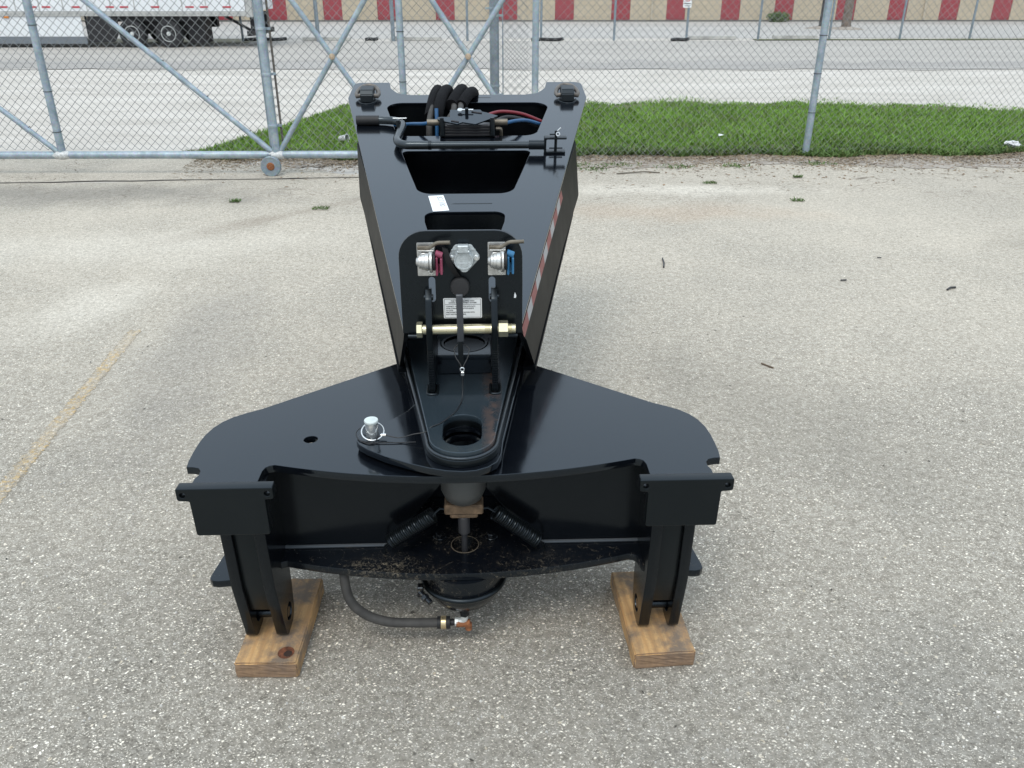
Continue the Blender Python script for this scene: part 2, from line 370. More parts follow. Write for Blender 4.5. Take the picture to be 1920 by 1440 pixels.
def lathe(prof, M=Matrix.Identity(4), n=24):
    """profile [(r, z)] turned round the z axis of frame M"""
    bm = bmesh.new(); rings = []
    for r, z in prof:
        rings.append([bm.verts.new((r * cos(2 * pi * k / n), r * sin(2 * pi * k / n), z)) for k in range(n)])
    for a, b_ in zip(rings, rings[1:]):
        for k in range(n): bm.faces.new((a[k], a[(k + 1) % n], b_[(k + 1) % n], b_[k]))
    bm.faces.new(list(reversed(rings[0]))); bm.faces.new(rings[-1])
    me = bpy.data.meshes.new('l'); bm.to_mesh(me); bm.free(); me.transform(M); return smooth(me, 40)
def axis(o, d):
    d = Vector(d).normalized(); u = d.orthogonal().normalized(); v = d.cross(u)
    return Matrix(((u.x, v.x, d.x, o[0]), (u.y, v.y, d.y, o[1]), (u.z, v.z, d.z, o[2]), (0, 0, 0, 1)))
def cyl(o, d, r, L, n=20, b=.0008):
    return lathe([(r - b, 0), (r, b), (r, L - b), (r - b, L)], axis(o, d), n)
def hexa(o, d, r, L, rot=0.0): return lathe([(r * .94, 0), (r, r * .06), (r, L - r * .06), (r * .94, L)], axis(o, d) @ Matrix.Rotation(rot, 4, 'Z'), 6)
def box(x0, x1, y0, y1, z0, z1, b=.001, M=None):
    bm = bmesh.new(); bmesh.ops.create_cube(bm, size=1)
    for v in bm.verts: v.co = Vector(((x0 + x1) / 2 + v.co.x * (x1 - x0), (y0 + y1) / 2 + v.co.y * (y1 - y0), (z0 + z1) / 2 + v.co.z * (z1 - z0)))
    if b: bmesh.ops.bevel(bm, geom=bm.edges[:], offset=b, segments=1, affect='EDGES')
    me = bpy.data.meshes.new('b'); bm.to_mesh(me); bm.free()
    if M: me.transform(M)
    return me
def raw(v, f): 
    me = bpy.data.meshes.new('r'); me.from_pydata(v, [], f); me.update(); return me
def torus(M, R, r, n=28, m=8, a0=0.0, a1=2 * pi):
    full = abs(a1 - a0 - 2 * pi) < 1e-6; k_ = n if full else n + 1
    vs = []; fs = []
    for i in range(k_):
        a = a0 + (a1 - a0) * i / n
        for j in range(m):
            q = 2 * pi * j / m; vs.append(M @ Vector(((R + r * cos(q)) * cos(a), (R + r * cos(q)) * sin(a), r * sin(q))))
    for i in range(n):
        for j in range(m):
            a = i * m + j; b = ((i + 1) % k_) * m + j; fs.append((a, b, ((i + 1) % k_) * m + (j + 1) % m, i * m + (j + 1) % m))
    return smooth(raw(vs, fs), 60)
def text_mesh(s, size, M, align='LEFT', space=1.0, bold=.0):
    cu = bpy.data.curves.new('t', 'FONT'); cu.body = s; cu.size = size; cu.align_x = align; cu.extrude = .0002; cu.offset = bold; cu.space_character = space
    ob = bpy.data.objects.new('t', cu); COL.objects.link(ob)
    dg = bpy.context.evaluated_depsgraph_get(); dg.update()
    me = bpy.data.meshes.new_from_object(ob.evaluated_get(dg)); bpy.data.objects.remove(ob); bpy.data.curves.remove(cu)
    me.transform(M); return me
def sheet(name, pts, z, mat, **kw):
    me = raw([(x, y, z) for x, y in pts], [tuple(range(len(pts)))]); o = link(name, me, mat); return tag(o, kind='structure', **kw)
def ragged(x0, x1, fn, amp, n=240, seed=0):
    r = random.Random(seed); ph = [(r.uniform(1, 4) * (1.9 ** k), r.uniform(0, 6.28), amp / (1.6 ** k)) for k in range(5)]
    return [(x0 + (x1 - x0) * i / n, fn(x0 + (x1 - x0) * i / n) + sum(a * sin(w * (x0 + (x1 - x0) * i / n) + p) for w, p, a in ph)) for i in range(n + 1)]

# ---------------------------------------------------------------- setting: ground sheets
def tri_sheet(name, lower, upper, z, mat, **kw):
    n = len(lower); v = [(x, y, z) for x, y in lower] + [(x, y, z) for x, y in upper]
    f = [(i, i + 1, n + i + 1, n + i) for i in range(n - 1)]
    return tag(link(name, raw(v, f), mat), kind='structure', **kw)
sheet('ground', [(-600, -600), (600, -600), (600, 900), (-600, 900)], 0, SHELL)
tri_sheet('road', ragged(-60, 60, lambda x: 17.15 + .0 * x, .10, 400, 3), ragged(-60, 60, lambda x: 25.2 + .025 * x, .06, 400, 4), .008, ROADM)
tri_sheet('road', ragged(-60, 60, lambda x: 17.3, .08, 300, 5), ragged(-60, 60, lambda x: 18.9, .22, 300, 6), .012, ROADD)
tri_sheet('road', ragged(-60, 60, lambda x: 26.6 + .02 * x, .08, 300, 8), ragged(-60, 60, lambda x: 37.6, .0, 300, 9), .004, LOTM)
# near pavement; its far edge runs out under the verge on the right and stops at a joint on the left
tri_sheet('pavement', ragged(-12, 12, lambda x: -4, 0, 300, 1), ragged(-12, 12, lambda x: 7.18 + .10 * (x + 4.4) * .75 if x < -1.9 else (7.36 + min(.80, (x + 1.9) * .4) if x > -1.9 else 0), .012, 300, 2), .004, PAVE)
apron = ragged(-12, -1.2, lambda x: 7.20 + .075 * (x + 4.4), .010, 120, 11)
tri_sheet('pavement', apron, ragged(-12, -1.2, lambda x: 8.4 if x < -3.2 else 8.4 - (x + 3.2) * .5, .06, 120, 12), .008, PAVE)
tri_sheet('pavement_joint', [(x, y - .010 * random.uniform(.1, 1.4)) for x, y in apron], [(x, y + .004) for x, y in apron], .010, JOINT)
# painted line, worn
def line_pts(x0, y0, x1, y1, w):
    d = Vector((x1 - x0, y1 - y0)).normalized(); nn = Vector((-d.y, d.x)) * w / 2
    L_ = []; R_ = []
    for i in range(361):
        t = i / 360; p = Vector((x0 + (x1 - x0) * t, y0 + (y1 - y0) * t))
        L_.append(tuple(p + nn * (1 + random.uniform(-.35, .25)))); R_.append(tuple(p - nn * (1 + random.uniform(-.35, .25))))
    return R_, L_
a_, b_ = line_pts(-1.735, 2.05, -1.905, 3.86, .062)
tri_sheet('painted_line', a_, b_, .0055, LINE)
# verge: dirt with dry mulch, then grass
def verge_lo(x): return 7.86 + .02 * x if x > -2.2 else 7.95 - .0 * x + max(0, (-2.2 - x)) * .30
tri_sheet('dirt_verge', ragged(-3.35, 14, verge_lo, .13, 900, 21), ragged(-3.35, 14, lambda x: 9.0 + .03 * x if x > -2.6 else 8.75, .02, 900, 22), .0075, DIRT)
def grass_lo(x): return 8.32 + .05 * x if x > 0 else 8.30 - x * .02
def grass_hi(x):
    if x < -2.3: return 12.2 + (x + 2.3) * 3.9 if x > -3.3 else 8.3
    return 12.2 + max(0, 1.2 - abs(x - 2.6)) * .25 - max(0, x - 4) * .22
glo = ragged(-3.3, 14, grass_lo, .07, 500, 31); ghi = ragged(-3.3, 14, lambda x: max(grass_hi(x), grass_lo(x) + .05), .13, 500, 32)
tri_sheet('grass_bed', glo, ghi, .0115, SOIL)
tri_sheet('far_verge', ragged(7, 60, lambda x: 25.35 + .03 * x, .04, 200, 41), ragged(7, 60, lambda x: 25.75 + .035 * x, .05, 200, 42), .016, SOIL)
tri_sheet('far_verge', ragged(-60, -7.3, lambda x: 24.2, .03, 200, 43), ragged(-60, -7.3, lambda x: 26.3, .05, 200, 44), .012, patchy('shaded_weedy_dirt', (.10, .10, .06), (.22, .20, .14), (.07, .06, .05), 2.0))  # weedy dirt with the trailer's shadow painted into its dark tones

def blades(name, n, area, hmin, hmax, w, mat, lean=.5, **kw):
    """area(k) -> arrays x, y of blade roots; each blade is a bent two-segment leaf"""
    x, y = area(n); n = len(x)
    h = rng.uniform(hmin, hmax, n); a = rng.uniform(0, 2 * pi, n); le = rng.uniform(0, lean, n) * h; th = rng.uniform(0, 2 * pi, n)
    ww = w * rng.uniform(.6, 1.3, n); dx, dy = np.cos(a) * ww / 2, np.sin(a) * ww / 2; lx, ly = np.cos(th) * le, np.sin(th) * le
    V = np.zeros((n, 5, 3)); V[:, 0] = np.c_[x - dx, y - dy, np.full(n, .01)]; V[:, 1] = np.c_[x + dx, y + dy, np.full(n, .01)]
    V[:, 2] = np.c_[x + dx * .8 + lx * .4, y + dy * .8 + ly * .4, h * .6]; V[:, 3] = np.c_[x - dx * .8 + lx * .4, y - dy * .8 + ly * .4, h * .6]
    V[:, 4] = np.c_[x + lx * 1.2, y + ly * 1.2, h]
    me = bpy.data.meshes.new(name); me.vertices.add(n * 5); me.vertices.foreach_set('co', V.ravel())
    base = (np.arange(n) * 5)[:, None]
    li = np.concatenate([base + np.array([[0, 1, 2, 3]]), base + np.array([[3, 2, 4]])], axis=1).ravel()
    me.loops.add(n * 7); me.loops.foreach_set('vertex_index', li)
    me.polygons.add(n * 2); st = (np.arange(n) * 7)[:, None] + np.array([[0, 4]])
    me.polygons.foreach_set('loop_start', st.ravel()); me.update(calc_edges=True)
    o = link(name, me, mat); return tag(o, kind='stuff', **kw)
gx = np.array([p[0] for p in glo]); gl = np.array([p[1] for p in glo]); gh = np.array([p[1] for p in ghi])
def in_grass(n, bias=1.0):
    x = rng.uniform(-3.3, 9.5, n); lo = np.interp(x, gx, gl); hi = np.interp(x, gx, gh)
    y = lo + (hi - lo) * rng.uniform(0, 1, n) ** bias
    from_edge = np.minimum(y - lo, (hi - y) * .8)
    pn = np.sin(x * 2.3 + 1.1) * np.sin(y * 3.7 + x) + .6 * np.sin(x * 7.1 - y * 5.3) + .4 * np.sin(x * 17 + y * 13)
    k = (rng.uniform(0, 1, n) < np.clip((hi - lo) / 3.2, .05, 1)) & (rng.uniform(0, 1, n) < np.clip(.12 + from_edge * 1.7 + pn * .3, .06, 1)); return x[k], y[k]
blades('grass', 140000, in_grass, .025, .070, .012, GRASS, .9, label='short bright green grass strip behind the chain link fence', cat='grass')
def fringe(n):
    x = rng.uniform(-3.3, 9.5, n); y = np.interp(x, gx, gl) + np.abs(rng.normal(0, .16, n)) - .04; return x, y
blades('weeds', 14000, fringe, .02, .07, .022, WEED, 1.3, label='dark leafy weeds along the near edge of the grass', cat='weeds')
def hifringe(n):
    x = rng.uniform(-2.4, 9.5, n); y = np.interp(x, gx, gh) + rng.normal(0, .28, n) * (np.sin(x * 3.1) * .5 + .6); return x, y
blades('sparse_grass', 5000, hifringe, .015, .05, .014, GRASS, 1.2, label='thin scattered grass creeping over pale shell rock beyond the strip', cat='grass')
def mulch(n):
    x = rng.uniform(-3.1, 9.5, n); y = np.interp(x, gx, gl) - np.abs(rng.normal(0, .26, n)) + .05; return x, y
blades('dry_mulch', 26000, mulch, .004, .022, .018, STRAW, 2.8, label='brown dead clippings and leaves lying along the fence foot', cat='mulch')
def clump_field(n):
    xs = []; ys = []
    for cx, cy in [(.75, 7.75), (1.0, 7.95), (1.55, 7.85), (2.1, 7.9), (.62, 7.95), (2.9, 8.0), (-.6, 7.7)]:
        m = 90; xs.append(rng.normal(cx, .09, m)); ys.append(rng.normal(cy, .05, m))
    return np.concatenate(xs), np.concatenate(ys)
blades('verge_weeds', 1, clump_field, .012, .04, .012, WEED, 1.6, label='small green weed patches spreading over the dirt before the fence', cat='weeds')
def tuft(x, y, r, label, n=110):
    o = blades('weed_tuft', n, lambda m: (rng.uniform(-1, 1, m) * r * 1.2, rng.uniform(-1, 1, m) * r * .8), .012, .035, .008, WEED, 1.4)
    o.location = (x, y, 0); del o['kind']; tag(o, label, 'weed', 'small weed tufts growing through the pavement')
tuft(1.713, 7.18, .045, 'small weed tuft on pale cracked pavement, between the machine and the right fence post')
tuft(2.281, 6.554, .04, 'lone weed tuft nearest the camera on the right side pavement')
tuft(-1.475, 6.30, .05, 'low spreading weed on the pavement left of the black gooseneck')
tuft(2.55, 7.42, .03, 'tiny weed tuft on pavement just in front of the right fence post')
tuft(-2.20, 6.52, .03, 'small brown weed on the left pavement beyond the darker patch')

# loose bits on the pavement
def twig(pts, r, label, mat=TIE, cat='twig', name='twig'):
    o = part(name, [tube(pts, r, 2)], mat); return tag(o, label, cat)
twig([(.93, 4.85, .012), (.945, 4.93, .014), (.952, 5.03, .012)], .005, 'thin straight black stick lying end-on on the pavement right of the machine')
twig([(1.93, 4.61, .011), (1.965, 4.615, .011)], .0045, 'short dark twig lying sideways on the right pavement')
twig([(2.48, 4.45, .009), (2.51, 4.475, .014), (2.545, 4.49, .010)], .006, 'crooked black scrap at far right of the pavement')
twig([(2.32, 5.05, .01), (2.345, 5.05, .01)], .0035, 'tiny dark chip on the pavement behind the crooked scrap')
twig([(1.15, 3.45, .009), (1.19, 3.40, .009)], .004, 'faint grey straw on pavement beyond the right bracket', STRAW)
twig([(.95, 7.55, .012), (1.2, 7.62, .016), (1.35, 7.60, .012)], .006, 'thin bent branch lying on cracked dirt beside the machine', BAREDARK)
twig([(1.5, 11.2, .01), (1.75, 11.25, .02), (1.95, 11.24, .01)], .008, 'grey stick on pale rock beyond the grass strip', BAREDARK)
def chips(name, n, fx, s0, s1, mat, label, cat_):
    x, y = fx(n); n = len(x); vs = []; fs = []
    for i in range(n):
        s_ = rng.uniform(s0, s1); a = rng.uniform(0, 6.28); e = rng.uniform(.25, .6); b = len(vs); h = .0065 + s_ * .12
        for k in range(5):
            q = k * 2 * pi / 5; u_, w_ = s_ * cos(q), s_ * e * sin(q); vs.append((x[i] + u_ * cos(a) - w_ * sin(a), y[i] + u_ * sin(a) + w_ * cos(a), .0062 + rng.uniform(0, s_ * .25)))
        vs.append((x[i], y[i], h + s_ * .15))
        for k in range(5): fs.append((b + k, b + (k + 1) % 5, b + 5))
    o = link(name, raw(vs, fs), mat); return tag(o, label, cat_, kind='stuff')
CHIP = simple('dark_grit', (.06, .055, .045), .9, var=.6, vscale=3)
LEAF = simple('dead_leaf', (.19, .12, .065), .85, var=.6, vscale=2)
chips('dark_grit', 700, lambda n: (rng.uniform(-4, 4, n), 1.2 + 6.6 * rng.uniform(0, 1, n) ** .8), .0025, .0075, CHIP, 'tiny dark grit chips dotted over the pale pavement', 'grit')
chips('dead_leaves', 1300, lambda n: (rng.uniform(-3, 9, n), 8.05 - np.abs(rng.normal(0, .38, n)) + .03 * 0), .006, .022, LEAF, 'brown dead leaf bits drifted along the fence line', 'leaves')
def pebbles():
    vs = []; fs = []
    for i in range(1500):
        y = 1.0 + abs(rng.normal(0, 2.2)); x = rng.uniform(-.9, .9) * (y + .8); s_ = rng.uniform(.0018, .0042)
        b = len(vs)
        for k in range(6):
            q = k * pi / 3; vs.append((x + s_ * cos(q) * rng.uniform(.7, 1.3), y + s_ * sin(q) * rng.uniform(.7, 1.3), .003))
        for k in range(6):
            q = k * pi / 3; vs.append((x + .6 * s_ * cos(q), y + .6 * s_ * sin(q), .004 + s_ * .9))
        for k in range(6): fs.append((b + k, b + (k + 1) % 6, b + 6 + (k + 1) % 6, b + 6 + k))
        fs.append(tuple(b + 6 + k for k in range(6)))
    o = link('loose_pebbles', raw(vs, fs), simple('pale_pebble', (.55, .53, .49), .8, var=.4, vscale=9)); tag(o, 'pale loose pebbles scattered over the pavement', 'pebbles', kind='stuff')
pebbles()
# crushed cup and bag
cup = empty('plastic_cup', (-1.822, 9.15, .05), .3, label='crushed clear plastic cup lying in the grass left of the machine', cat='cup')
part('cup_wall', [lathe([(.028, -.045), (.031, -.04), (.042, .05), (.040, .05), (.029, -.038)], axis((0, 0, 0), (.75, -.65, .15)), 18)], simple('cloudy_plastic', (.45, .46, .44), .35), cup)
part('cup_rim', [torus(axis((.037, -.032, .0075), (.75, -.65, .15)), .042, .004)], WHITE, cup)
def bag():
    bm = bmesh.new(); bmesh.ops.create_icosphere(bm, subdivisions=4, radius=.055)
    from mathutils import noise
    for v in bm.verts:
        k = noise.noise(v.co * 22) * .035 + noise.noise(v.co * 60) * .014; v.co = v.co + v.co.normalized() * k
        v.co.z = v.co.z * .55 + .036; v.co.x *= 1.35
    me = bpy.data.meshes.new('bag'); bm.to_mesh(me); bm.free()
    o = link('plastic_bag', smooth(me, 25), simple('thin_white_plastic', (.78, .78, .78), .4)); o.location = (5.22, 8.80, .02)
    tag(o, 'crumpled white plastic bag at the fence foot on the far right', 'bag')
bag()
o = part('paper_scrap', [raw([(0, 0, .05), (.06, .01, .06), (.07, .05, .055), (.01, .04, .07)], [(0, 1, 2, 3)])], WHITE); o.location = (2.25, 9.25, .01); tag(o, 'small white paper scrap lying in grass left of the right fence post', 'litter')

# ---------------------------------------------------------------- chain link
def link_mesh(x0, x1, z0, z1, p, r, sides, weave=.002):
    """woven zigzag wires in the xz plane"""
    P = []; Q = []
    nz = int((z1 - z0) / (p / 2)); nx = int((x1 - x0) / p * 2)
    zz = z0 + np.arange(nz + 1) * p / 2
    for i in range(nx + 1):
        xx = x0 + i * p / 2 + np.where((np.arange(nz + 1) + i) % 2 == 0, 0, p / 2); yy = np.where(np.arange(nz + 1) % 2 == 0, weave, -weave)
        c = np.c_[xx, yy, zz]; c = c[c[:, 0] <= x1 + p]; 
        P.append(c[:-1]); Q.append(c[1:])
    P = np.concatenate(P); Q = np.concatenate(Q); d = Q - P; d /= np.linalg.norm(d, axis=1)[:, None]
    u = np.cross(d, [0, 1, 0]); u /= np.linalg.norm(u, axis=1)[:, None]; v = np.cross(d, u)
    P = P - d * r * .6; Q = Q + d * r * .6
    n = len(P); V = np.zeros((n, 2 * sides, 3))
    for k in range(sides):
        a = 2 * pi * k / sides + .4; o_ = (u * cos(a) + v * sin(a)) * r
        V[:, k] = P + o_; V[:, sides + k] = Q + o_
    f = np.array([[k, (k + 1) % sides, sides + (k + 1) % sides, sides + k] for k in range(sides)])
    F_ = (np.arange(n) * 2 * sides)[:, None, None] + f[None]
    me = bpy.data.meshes.new('chain_link'); me.vertices.add(n * 2 * sides); me.vertices.foreach_set('co', V.ravel())
    me.loops.add(F_.size); me.loops.foreach_set('vertex_index', F_.ravel()); me.polygons.add(n * sides)
    me.polygons.foreach_set('loop_start', np.arange(n * sides) * 4); me.update(calc_edges=True)
    me.polygons.foreach_set('use_smooth', [True] * len(me.polygons)); return me

# sliding gate (plane Y = 7.551)
GY = 7.551
gate = empty('sliding_gate', (0, GY, 0), label='long galvanised chain link sliding gate with X braces, behind and left of the machine', cat='gate')
part('bottom_rail', [cyl((-8.4, 0, .168), (1, 0, .002), .033, 8.62)], GALV, gate)
part('top_rail', [cyl((-8.4, 0, 1.86), (1, 0, 0), .03, 8.62)], GALV, gate)
UP = [-8.35, -6.2, -4.036, -2.114, -.945, .20]
ends = {0: .03, 1: .03, 2: .033, 3: .036, 4: .029, 5: .029}
for i, x in enumerate(UP): part('upright', [cyl((x, 0, .20), (0, 0, 1), ends[i], 1.64)], GALV, gate)
def brace(x0, z0, x1, z1, yo=-.0): return part('brace', [tube([(x0, yo, z0), (x1, yo, z1)], .023, 4)], GALV, gate)
brace(-2.15, .21, -4.0, 1.83, -.01); brace(-4.07, .21, -5.9, 1.83, -.01)
brace(-6.25, .21, -8.3, 1.83, -.01)
for a, b in ((-2.08, -.98), (-.91, .165)):
    brace(a, .21, b, 1.80, .012); brace(a, 1.80, b, .21, -.018)
    c = (a + b) / 2
    part('brace_weld', [lathe([(.001, -.02), (.022, -.014), (.027, 0), (.022, .014), (.001, .02)], axis((c, -.04, 1.005), (0, 1, 0)), 9)], WELD, gate)
for x in (-4.036, -2.114, -.945):
    bm = bmesh.new(); bmesh.ops.create_icosphere(bm, subdivisions=3, radius=.052)
    for v in bm.verts: v.co.x *= 1.7; v.co.z *= .8; v.co *= (1 + .12 * sin(v.co.x * 150) * cos(v.co.z * 210))
    me = bpy.data.meshes.new('w'); bm.to_mesh(me); bm.free(); me.transform(Matrix.Translation((x, 0, .178)))
    part('rail_weld', [smooth(me, 60)], WELDW, gate)
gm = link_mesh(-8.3, .12, .215, 1.84, .075, .0020, 4); me_o = link('chain_link_mesh', gm, WIRE, gate); me_o.location = (0, .036, 0)
# ties
def tie(x, z, r, d): return torus(axis((x, 0, z), d), r, .0028, 14, 5)
tm = []
dv = Vector((-1.85, 0, 1.62)).normalized()
for t in (.10, .28, .46, .66, .86): tm.append(tie(-2.15 + (-4.0 + 2.15) * t, .21 + 1.62 * t, .0275, dv))
for t in (.12, .4, .7): tm.append(tie(-4.07 - 1.83 * t, .21 + 1.62 * t, .0275, dv))
for z in (.38, .72, 1.25): tm.append(tie(-4.036, z, .037, (0, 0, 1)))
for z in (.42, .8, 1.2): tm.append(tie(-.945, z, .033, (0, 0, 1)))
for q in tm: part('tie_wire', [q], TIE, gate)
part('tension_bar', [box(-2.172, -2.160, .028, .036, .24, 1.82, .0)], GALV_D, gate)
part('tension_bar', [cyl((-2.058, .05, .22), (0, 0, 1), .010, 1.6, 8)], simple('rusty_grey_rod', (.16, .14, .12), .7, .3, .3, 20), gate)
for z in (.43, .86, 1.22, 1.55):
    part('clamp_band', [lathe([(.040, -.011), (.042, -.009), (.042, .009), (.040, .011)], axis((-2.114, 0, z), (0, 0, 1)), 24), box(-2.09, -2.045, .02, .045, z - .010, z + .010)], GALV, gate)
whl = part('wheel', [lathe([(.030, -.016), (.060, -.014), (.083, -.022), (.088, -.018), (.078, -.004), (.078, .006), (.088, .020), (.083, .024), (.03, .018)], axis((-2.158, -.066, .092), (0, -1, 0)), 36)], galv('wheel_zinc', .8), gate)
part('hub', [lathe([(.034, 0), (.036, .004), (.030, .012), (.012, .016)], axis((-2.158, -.081, .092), (0, -1, 0)), 14)], RUST, whl)
part('wheel_bracket', [box(-2.19, -2.126, -.042, -.02, .10, .19)], GALV_D, gate)

# right fence
fang = math.atan2(8.654 - 8.237, 5.264 - .681)
fence = empty('chain_link_fence', (-.162, 8.16, 0), fang, label='tall chain link fence with a leaning looking post, running right from the thick band post', cat='fence')
FX = [0.0, 3.12, 6.3, 9.5]
part('end_post', [cyl((0, 0, 0), (0, 0, 1), .043, 2.2)], GALV_D, fence)
for x in FX[1:]:
    part('line_post', [cyl((x, 0, 0), (0, 0, 1), .034, 2.1)], GALV, fence)
    for z in (.42, .78, 1.12, 1.5): part('tie_wire', [torus(axis((x, 0, z), (0, 0, 1)), .037, .003, 14, 5)], TIE, fence)
part('top_rail', [cyl((0, 0, 2.0), (1, 0, 0), .021, 9.5)], GALV, fence)
for z in (.62, .70, 1.30, 1.36): part('clamp_band', [lathe([(.045, -.011), (.0475, -.009), (.0475, .009), (.045, .011)], axis((0, 0, z), (0, 0, 1)), 24), box(.04 if z in (.62, 1.30) else -.08, .08 if z in (.62, 1.30) else -.04, -.015, .005, z - .009, z + .009)], GALV, fence)
part('tension_bar', [box(.072, .082, -.012, -.004, .05, 1.98, 0)], GALV_D, fence)
fm = link('chain_link_mesh', link_mesh(.08, 9.4, .015, 1.98, .075, .0020, 4), WIRE, fence); fm.location = (0, .037, 0)

# far fence across the road
ff = empty('far_fence', (0, 25.45, 0), math.atan2(.9, 17), label='distant thin chain link fence along the far side of the road', cat='fence')
for i in range(-14, 14): part('line_post', [cyl((.83 + 2.1 * i, 0, 0), (0, 0, 1), .034 if i != -2 and i != -3 else .055, 2.0, 8)], GALV_D, ff)
part('top_rail', [cyl((-29, 0, 1.95), (1, 0, 0), .02, 58, 6)], GALV_D, ff)
link('chain_link_mesh', link_mesh(-12, 22, .05, 1.9, .075, .0017, 3), WIRE_FAR, ff)
sg = empty('parking_sign', (4.955, 25.62, 0), label='small white sign with red emblem wired to the far fence, top centre right', cat='sign')
part('sign_plate', [plate(rp([(-.12, .86, .02), (.12, .86, .02), (.12, 1.24, .02), (-.12, 1.24, .02)]), (), .006, F(0))], WHITE, sg)
part('sign_print', [torus(axis((0, -.006, 1.10), (0, 1, 0)), .075, .009, 24, 4), tube([(-.05, -.006, 1.15), (.05, -.006, 1.05)], .008, 1)], simple('sign_red', (.5, .03, .04), .5), sg)
part('sign_letters', [text_mesh('P', .12, fr((-.035, -.006, 1.06), (1, 0, 0), (0, 0, 1)), bold=.004), box(-.09, .09, -.006, -.004, .955, .975, 0), box(-.08, .08, -.006, -.004, .90, .915, 0)], INK, sg)

# parking blocks and junk at the far verge
for i, (x, y, L_, lb) in enumerate([(-5.3, 25.5, 1.35, 'low pale concrete parking block behind the left X brace of the gate'),
                                    (-2.75, 25.55, 1.45, 'pale parking block seen just right of the left X brace'),
                                    (5.86, 26.05, 1.35, 'concrete parking block right of the small far sign'),
                                    (8.35, 26.35, 1.3, 'concrete parking block left of the two far wooden poles')]):
    o = part('parking_block', [plate(rp([(-.09, 0), (.09, 0), (.07, .09, .02), (-.07, .09, .02)]), (), L_, fr((0, 0, .01), (0, 1, 0), (0, 0, 1)), .004)], simple('stained_concrete', (.42, .41, .38), .9, var=.3, vscale=5))
    o.location = (x, y, 0); tag(o, lb, 'parking block', 'concrete parking blocks at the far roadside')
for i, (x, y, L_, lb) in enumerate([(-7.0, 25.3, 1.2, 'long black rubber scrap on the kerb behind the trailer'), (-4.0, 25.35, .35, 'small black scrap pile between two far fence posts'), (1.0, 25.2, .9, 'thin dark board lying by the far fence, right of the thick post'), (4.75, 25.2, .5, 'dark scrap lying left of the small far sign')]):
    o = part('scrap', [tube(cat([(-L_ / 2, 0, .04), (-L_ / 5, .03, .06), (L_ / 4, 0, .05), (L_ / 2, .04, .07)], 3), .045, 2)], RUBBER); o.location = (x, y, 0); tag(o, lb, 'scrap')

# ---------------------------------------------------------------- storage building
def blockwall():
    t = NT('painted_block_wall')
    br = t.n('ShaderNodeTexBrick', Vector=t.n('ShaderNodeMapping', Vector=t.tc, Rotation=(radians(90), 0, 0)).outputs[0], Scale=1.0, Color1=(.55, .47, .34, 1), Color2=(.51, .43, .31, 1), Mortar=(.42, .375, .29, 1))
    br.inputs['Brick Width'].default_value = .4; br.inputs['Row Height'].default_value = .2; br.inputs['Mortar Size'].default_value = .008
    c = t.mix(t.ramp(t.noise(.8, 6, .6), [(.3, 0), (.75, .35)]), br.outputs['Color'], (.40, .35, .27))
    return t.fin(Base_Color=c, Roughness=.85, Normal=t.bump(br.outputs['Fac'], .4, -.006))
BW = blockwall(); DOORM = simple('faded_red_door', (.32, .036, .050), .6, var=.12, vscale=2.5); FRAME = simple('door_frame_red', (.25, .035, .05), .6)
bld = empty('storage_building', (0, 37.2, 0), radians(.3), label='long cream block storage building with a row of red doors in the background', cat='building')
DX = [-9.65 - 2.25 * k for k in (5, 4, 3, 2, 1)] + [-9.65, -7.37, -5.15, -2.75, -.17, 2.16, 4.48, 6.75, 9.0, 11.2, 13.75, 15.9, 18.03, 20.2, 22.4, 24.6, 26.8, 29.0]
DW = .78; DH = 2.15; BHt = 3.3
walls = []; prev = -24.0
for x in DX:
    walls.append(box(prev, x - DW / 2, 0, .25, 0, DH, 0)); prev = x + DW / 2
walls.append(box(prev, 34, 0, .25, 0, DH, 0)); walls.append(box(-24, 34, 0, .25, DH, BHt, 0))
part('wall', [merge(walls)], BW, bld)
part('footing', [box(-24, 34, -.03, -.002, 0.0, .06, 0)], simple('dark_base', (.14, .14, .13), .9), bld)  # darker strip along the foot of the wall
part('roof', [box(-24.3, 34.3, -.35, 12, BHt, BHt + .14, .01)], simple('roof_metal', (.45, .45, .43), .5), bld)
for q in ((-24, 34, 11.4, 11.6), (-24.0, -23.8, .25, 11.4), (33.8, 34, .25, 11.4)): part('wall', [box(*q, 0, BHt, 0)], BW, bld)
door_me = box(-DW / 2 + .002, DW / 2 - .002, .035, .075, .065, DH - .003, .004)
lat = cyl((.25, .015, 1.0), (0, 1, 0), .03, .03, 8)
pan = box(-.24, .24, .028, .034, .25, 1.9, .003)
for x in DX:
    d = link('door', door_me, DOORM, bld, (x, 0, 0)); link('latch', lat, STEEL, d); link('door_panel', pan, DOORM, d)
for x in (-.9, 5.75, 17.0): part('downspout', [box(x - .04, x + .04, -.07, -.032, .12, BHt, .01), box(x - .04, x + .04, -.14, -.06, .065, .14, .01)], simple('cream_downspout', (.5, .44, .34), .6), bld)

# wooden poles beyond the fence
def pole(x, y, r, h, mat, label):
    t = empty('utility_pole', (x, y, 0), label=label, cat='pole', group='two wooden poles standing before the storage building')
    part('shaft', [lathe([(r * 1.12, 0), (r, .4), (r * .95, 2), (r * .72, h)], n=16)], mat, t)
    part('dirt_ring', [lathe([(r * 4.2, 0.006), (r * 3, .05), (r * 1.0, .09)], n=20)], DIRT, t)
pole(11.07, 31.9, .155, 9, simple('tarred_pole', (.035, .033, .035), .8, var=.4, vscale=6), 'black tarred pole half hidden behind the right fence post')
pole(11.72, 31.5, .15, 9, simple('weathered_pole', (.16, .125, .10), .85, var=.5, vscale=9, bump=.6, bscale=30), 'brown weathered wooden pole just right of the right fence post')
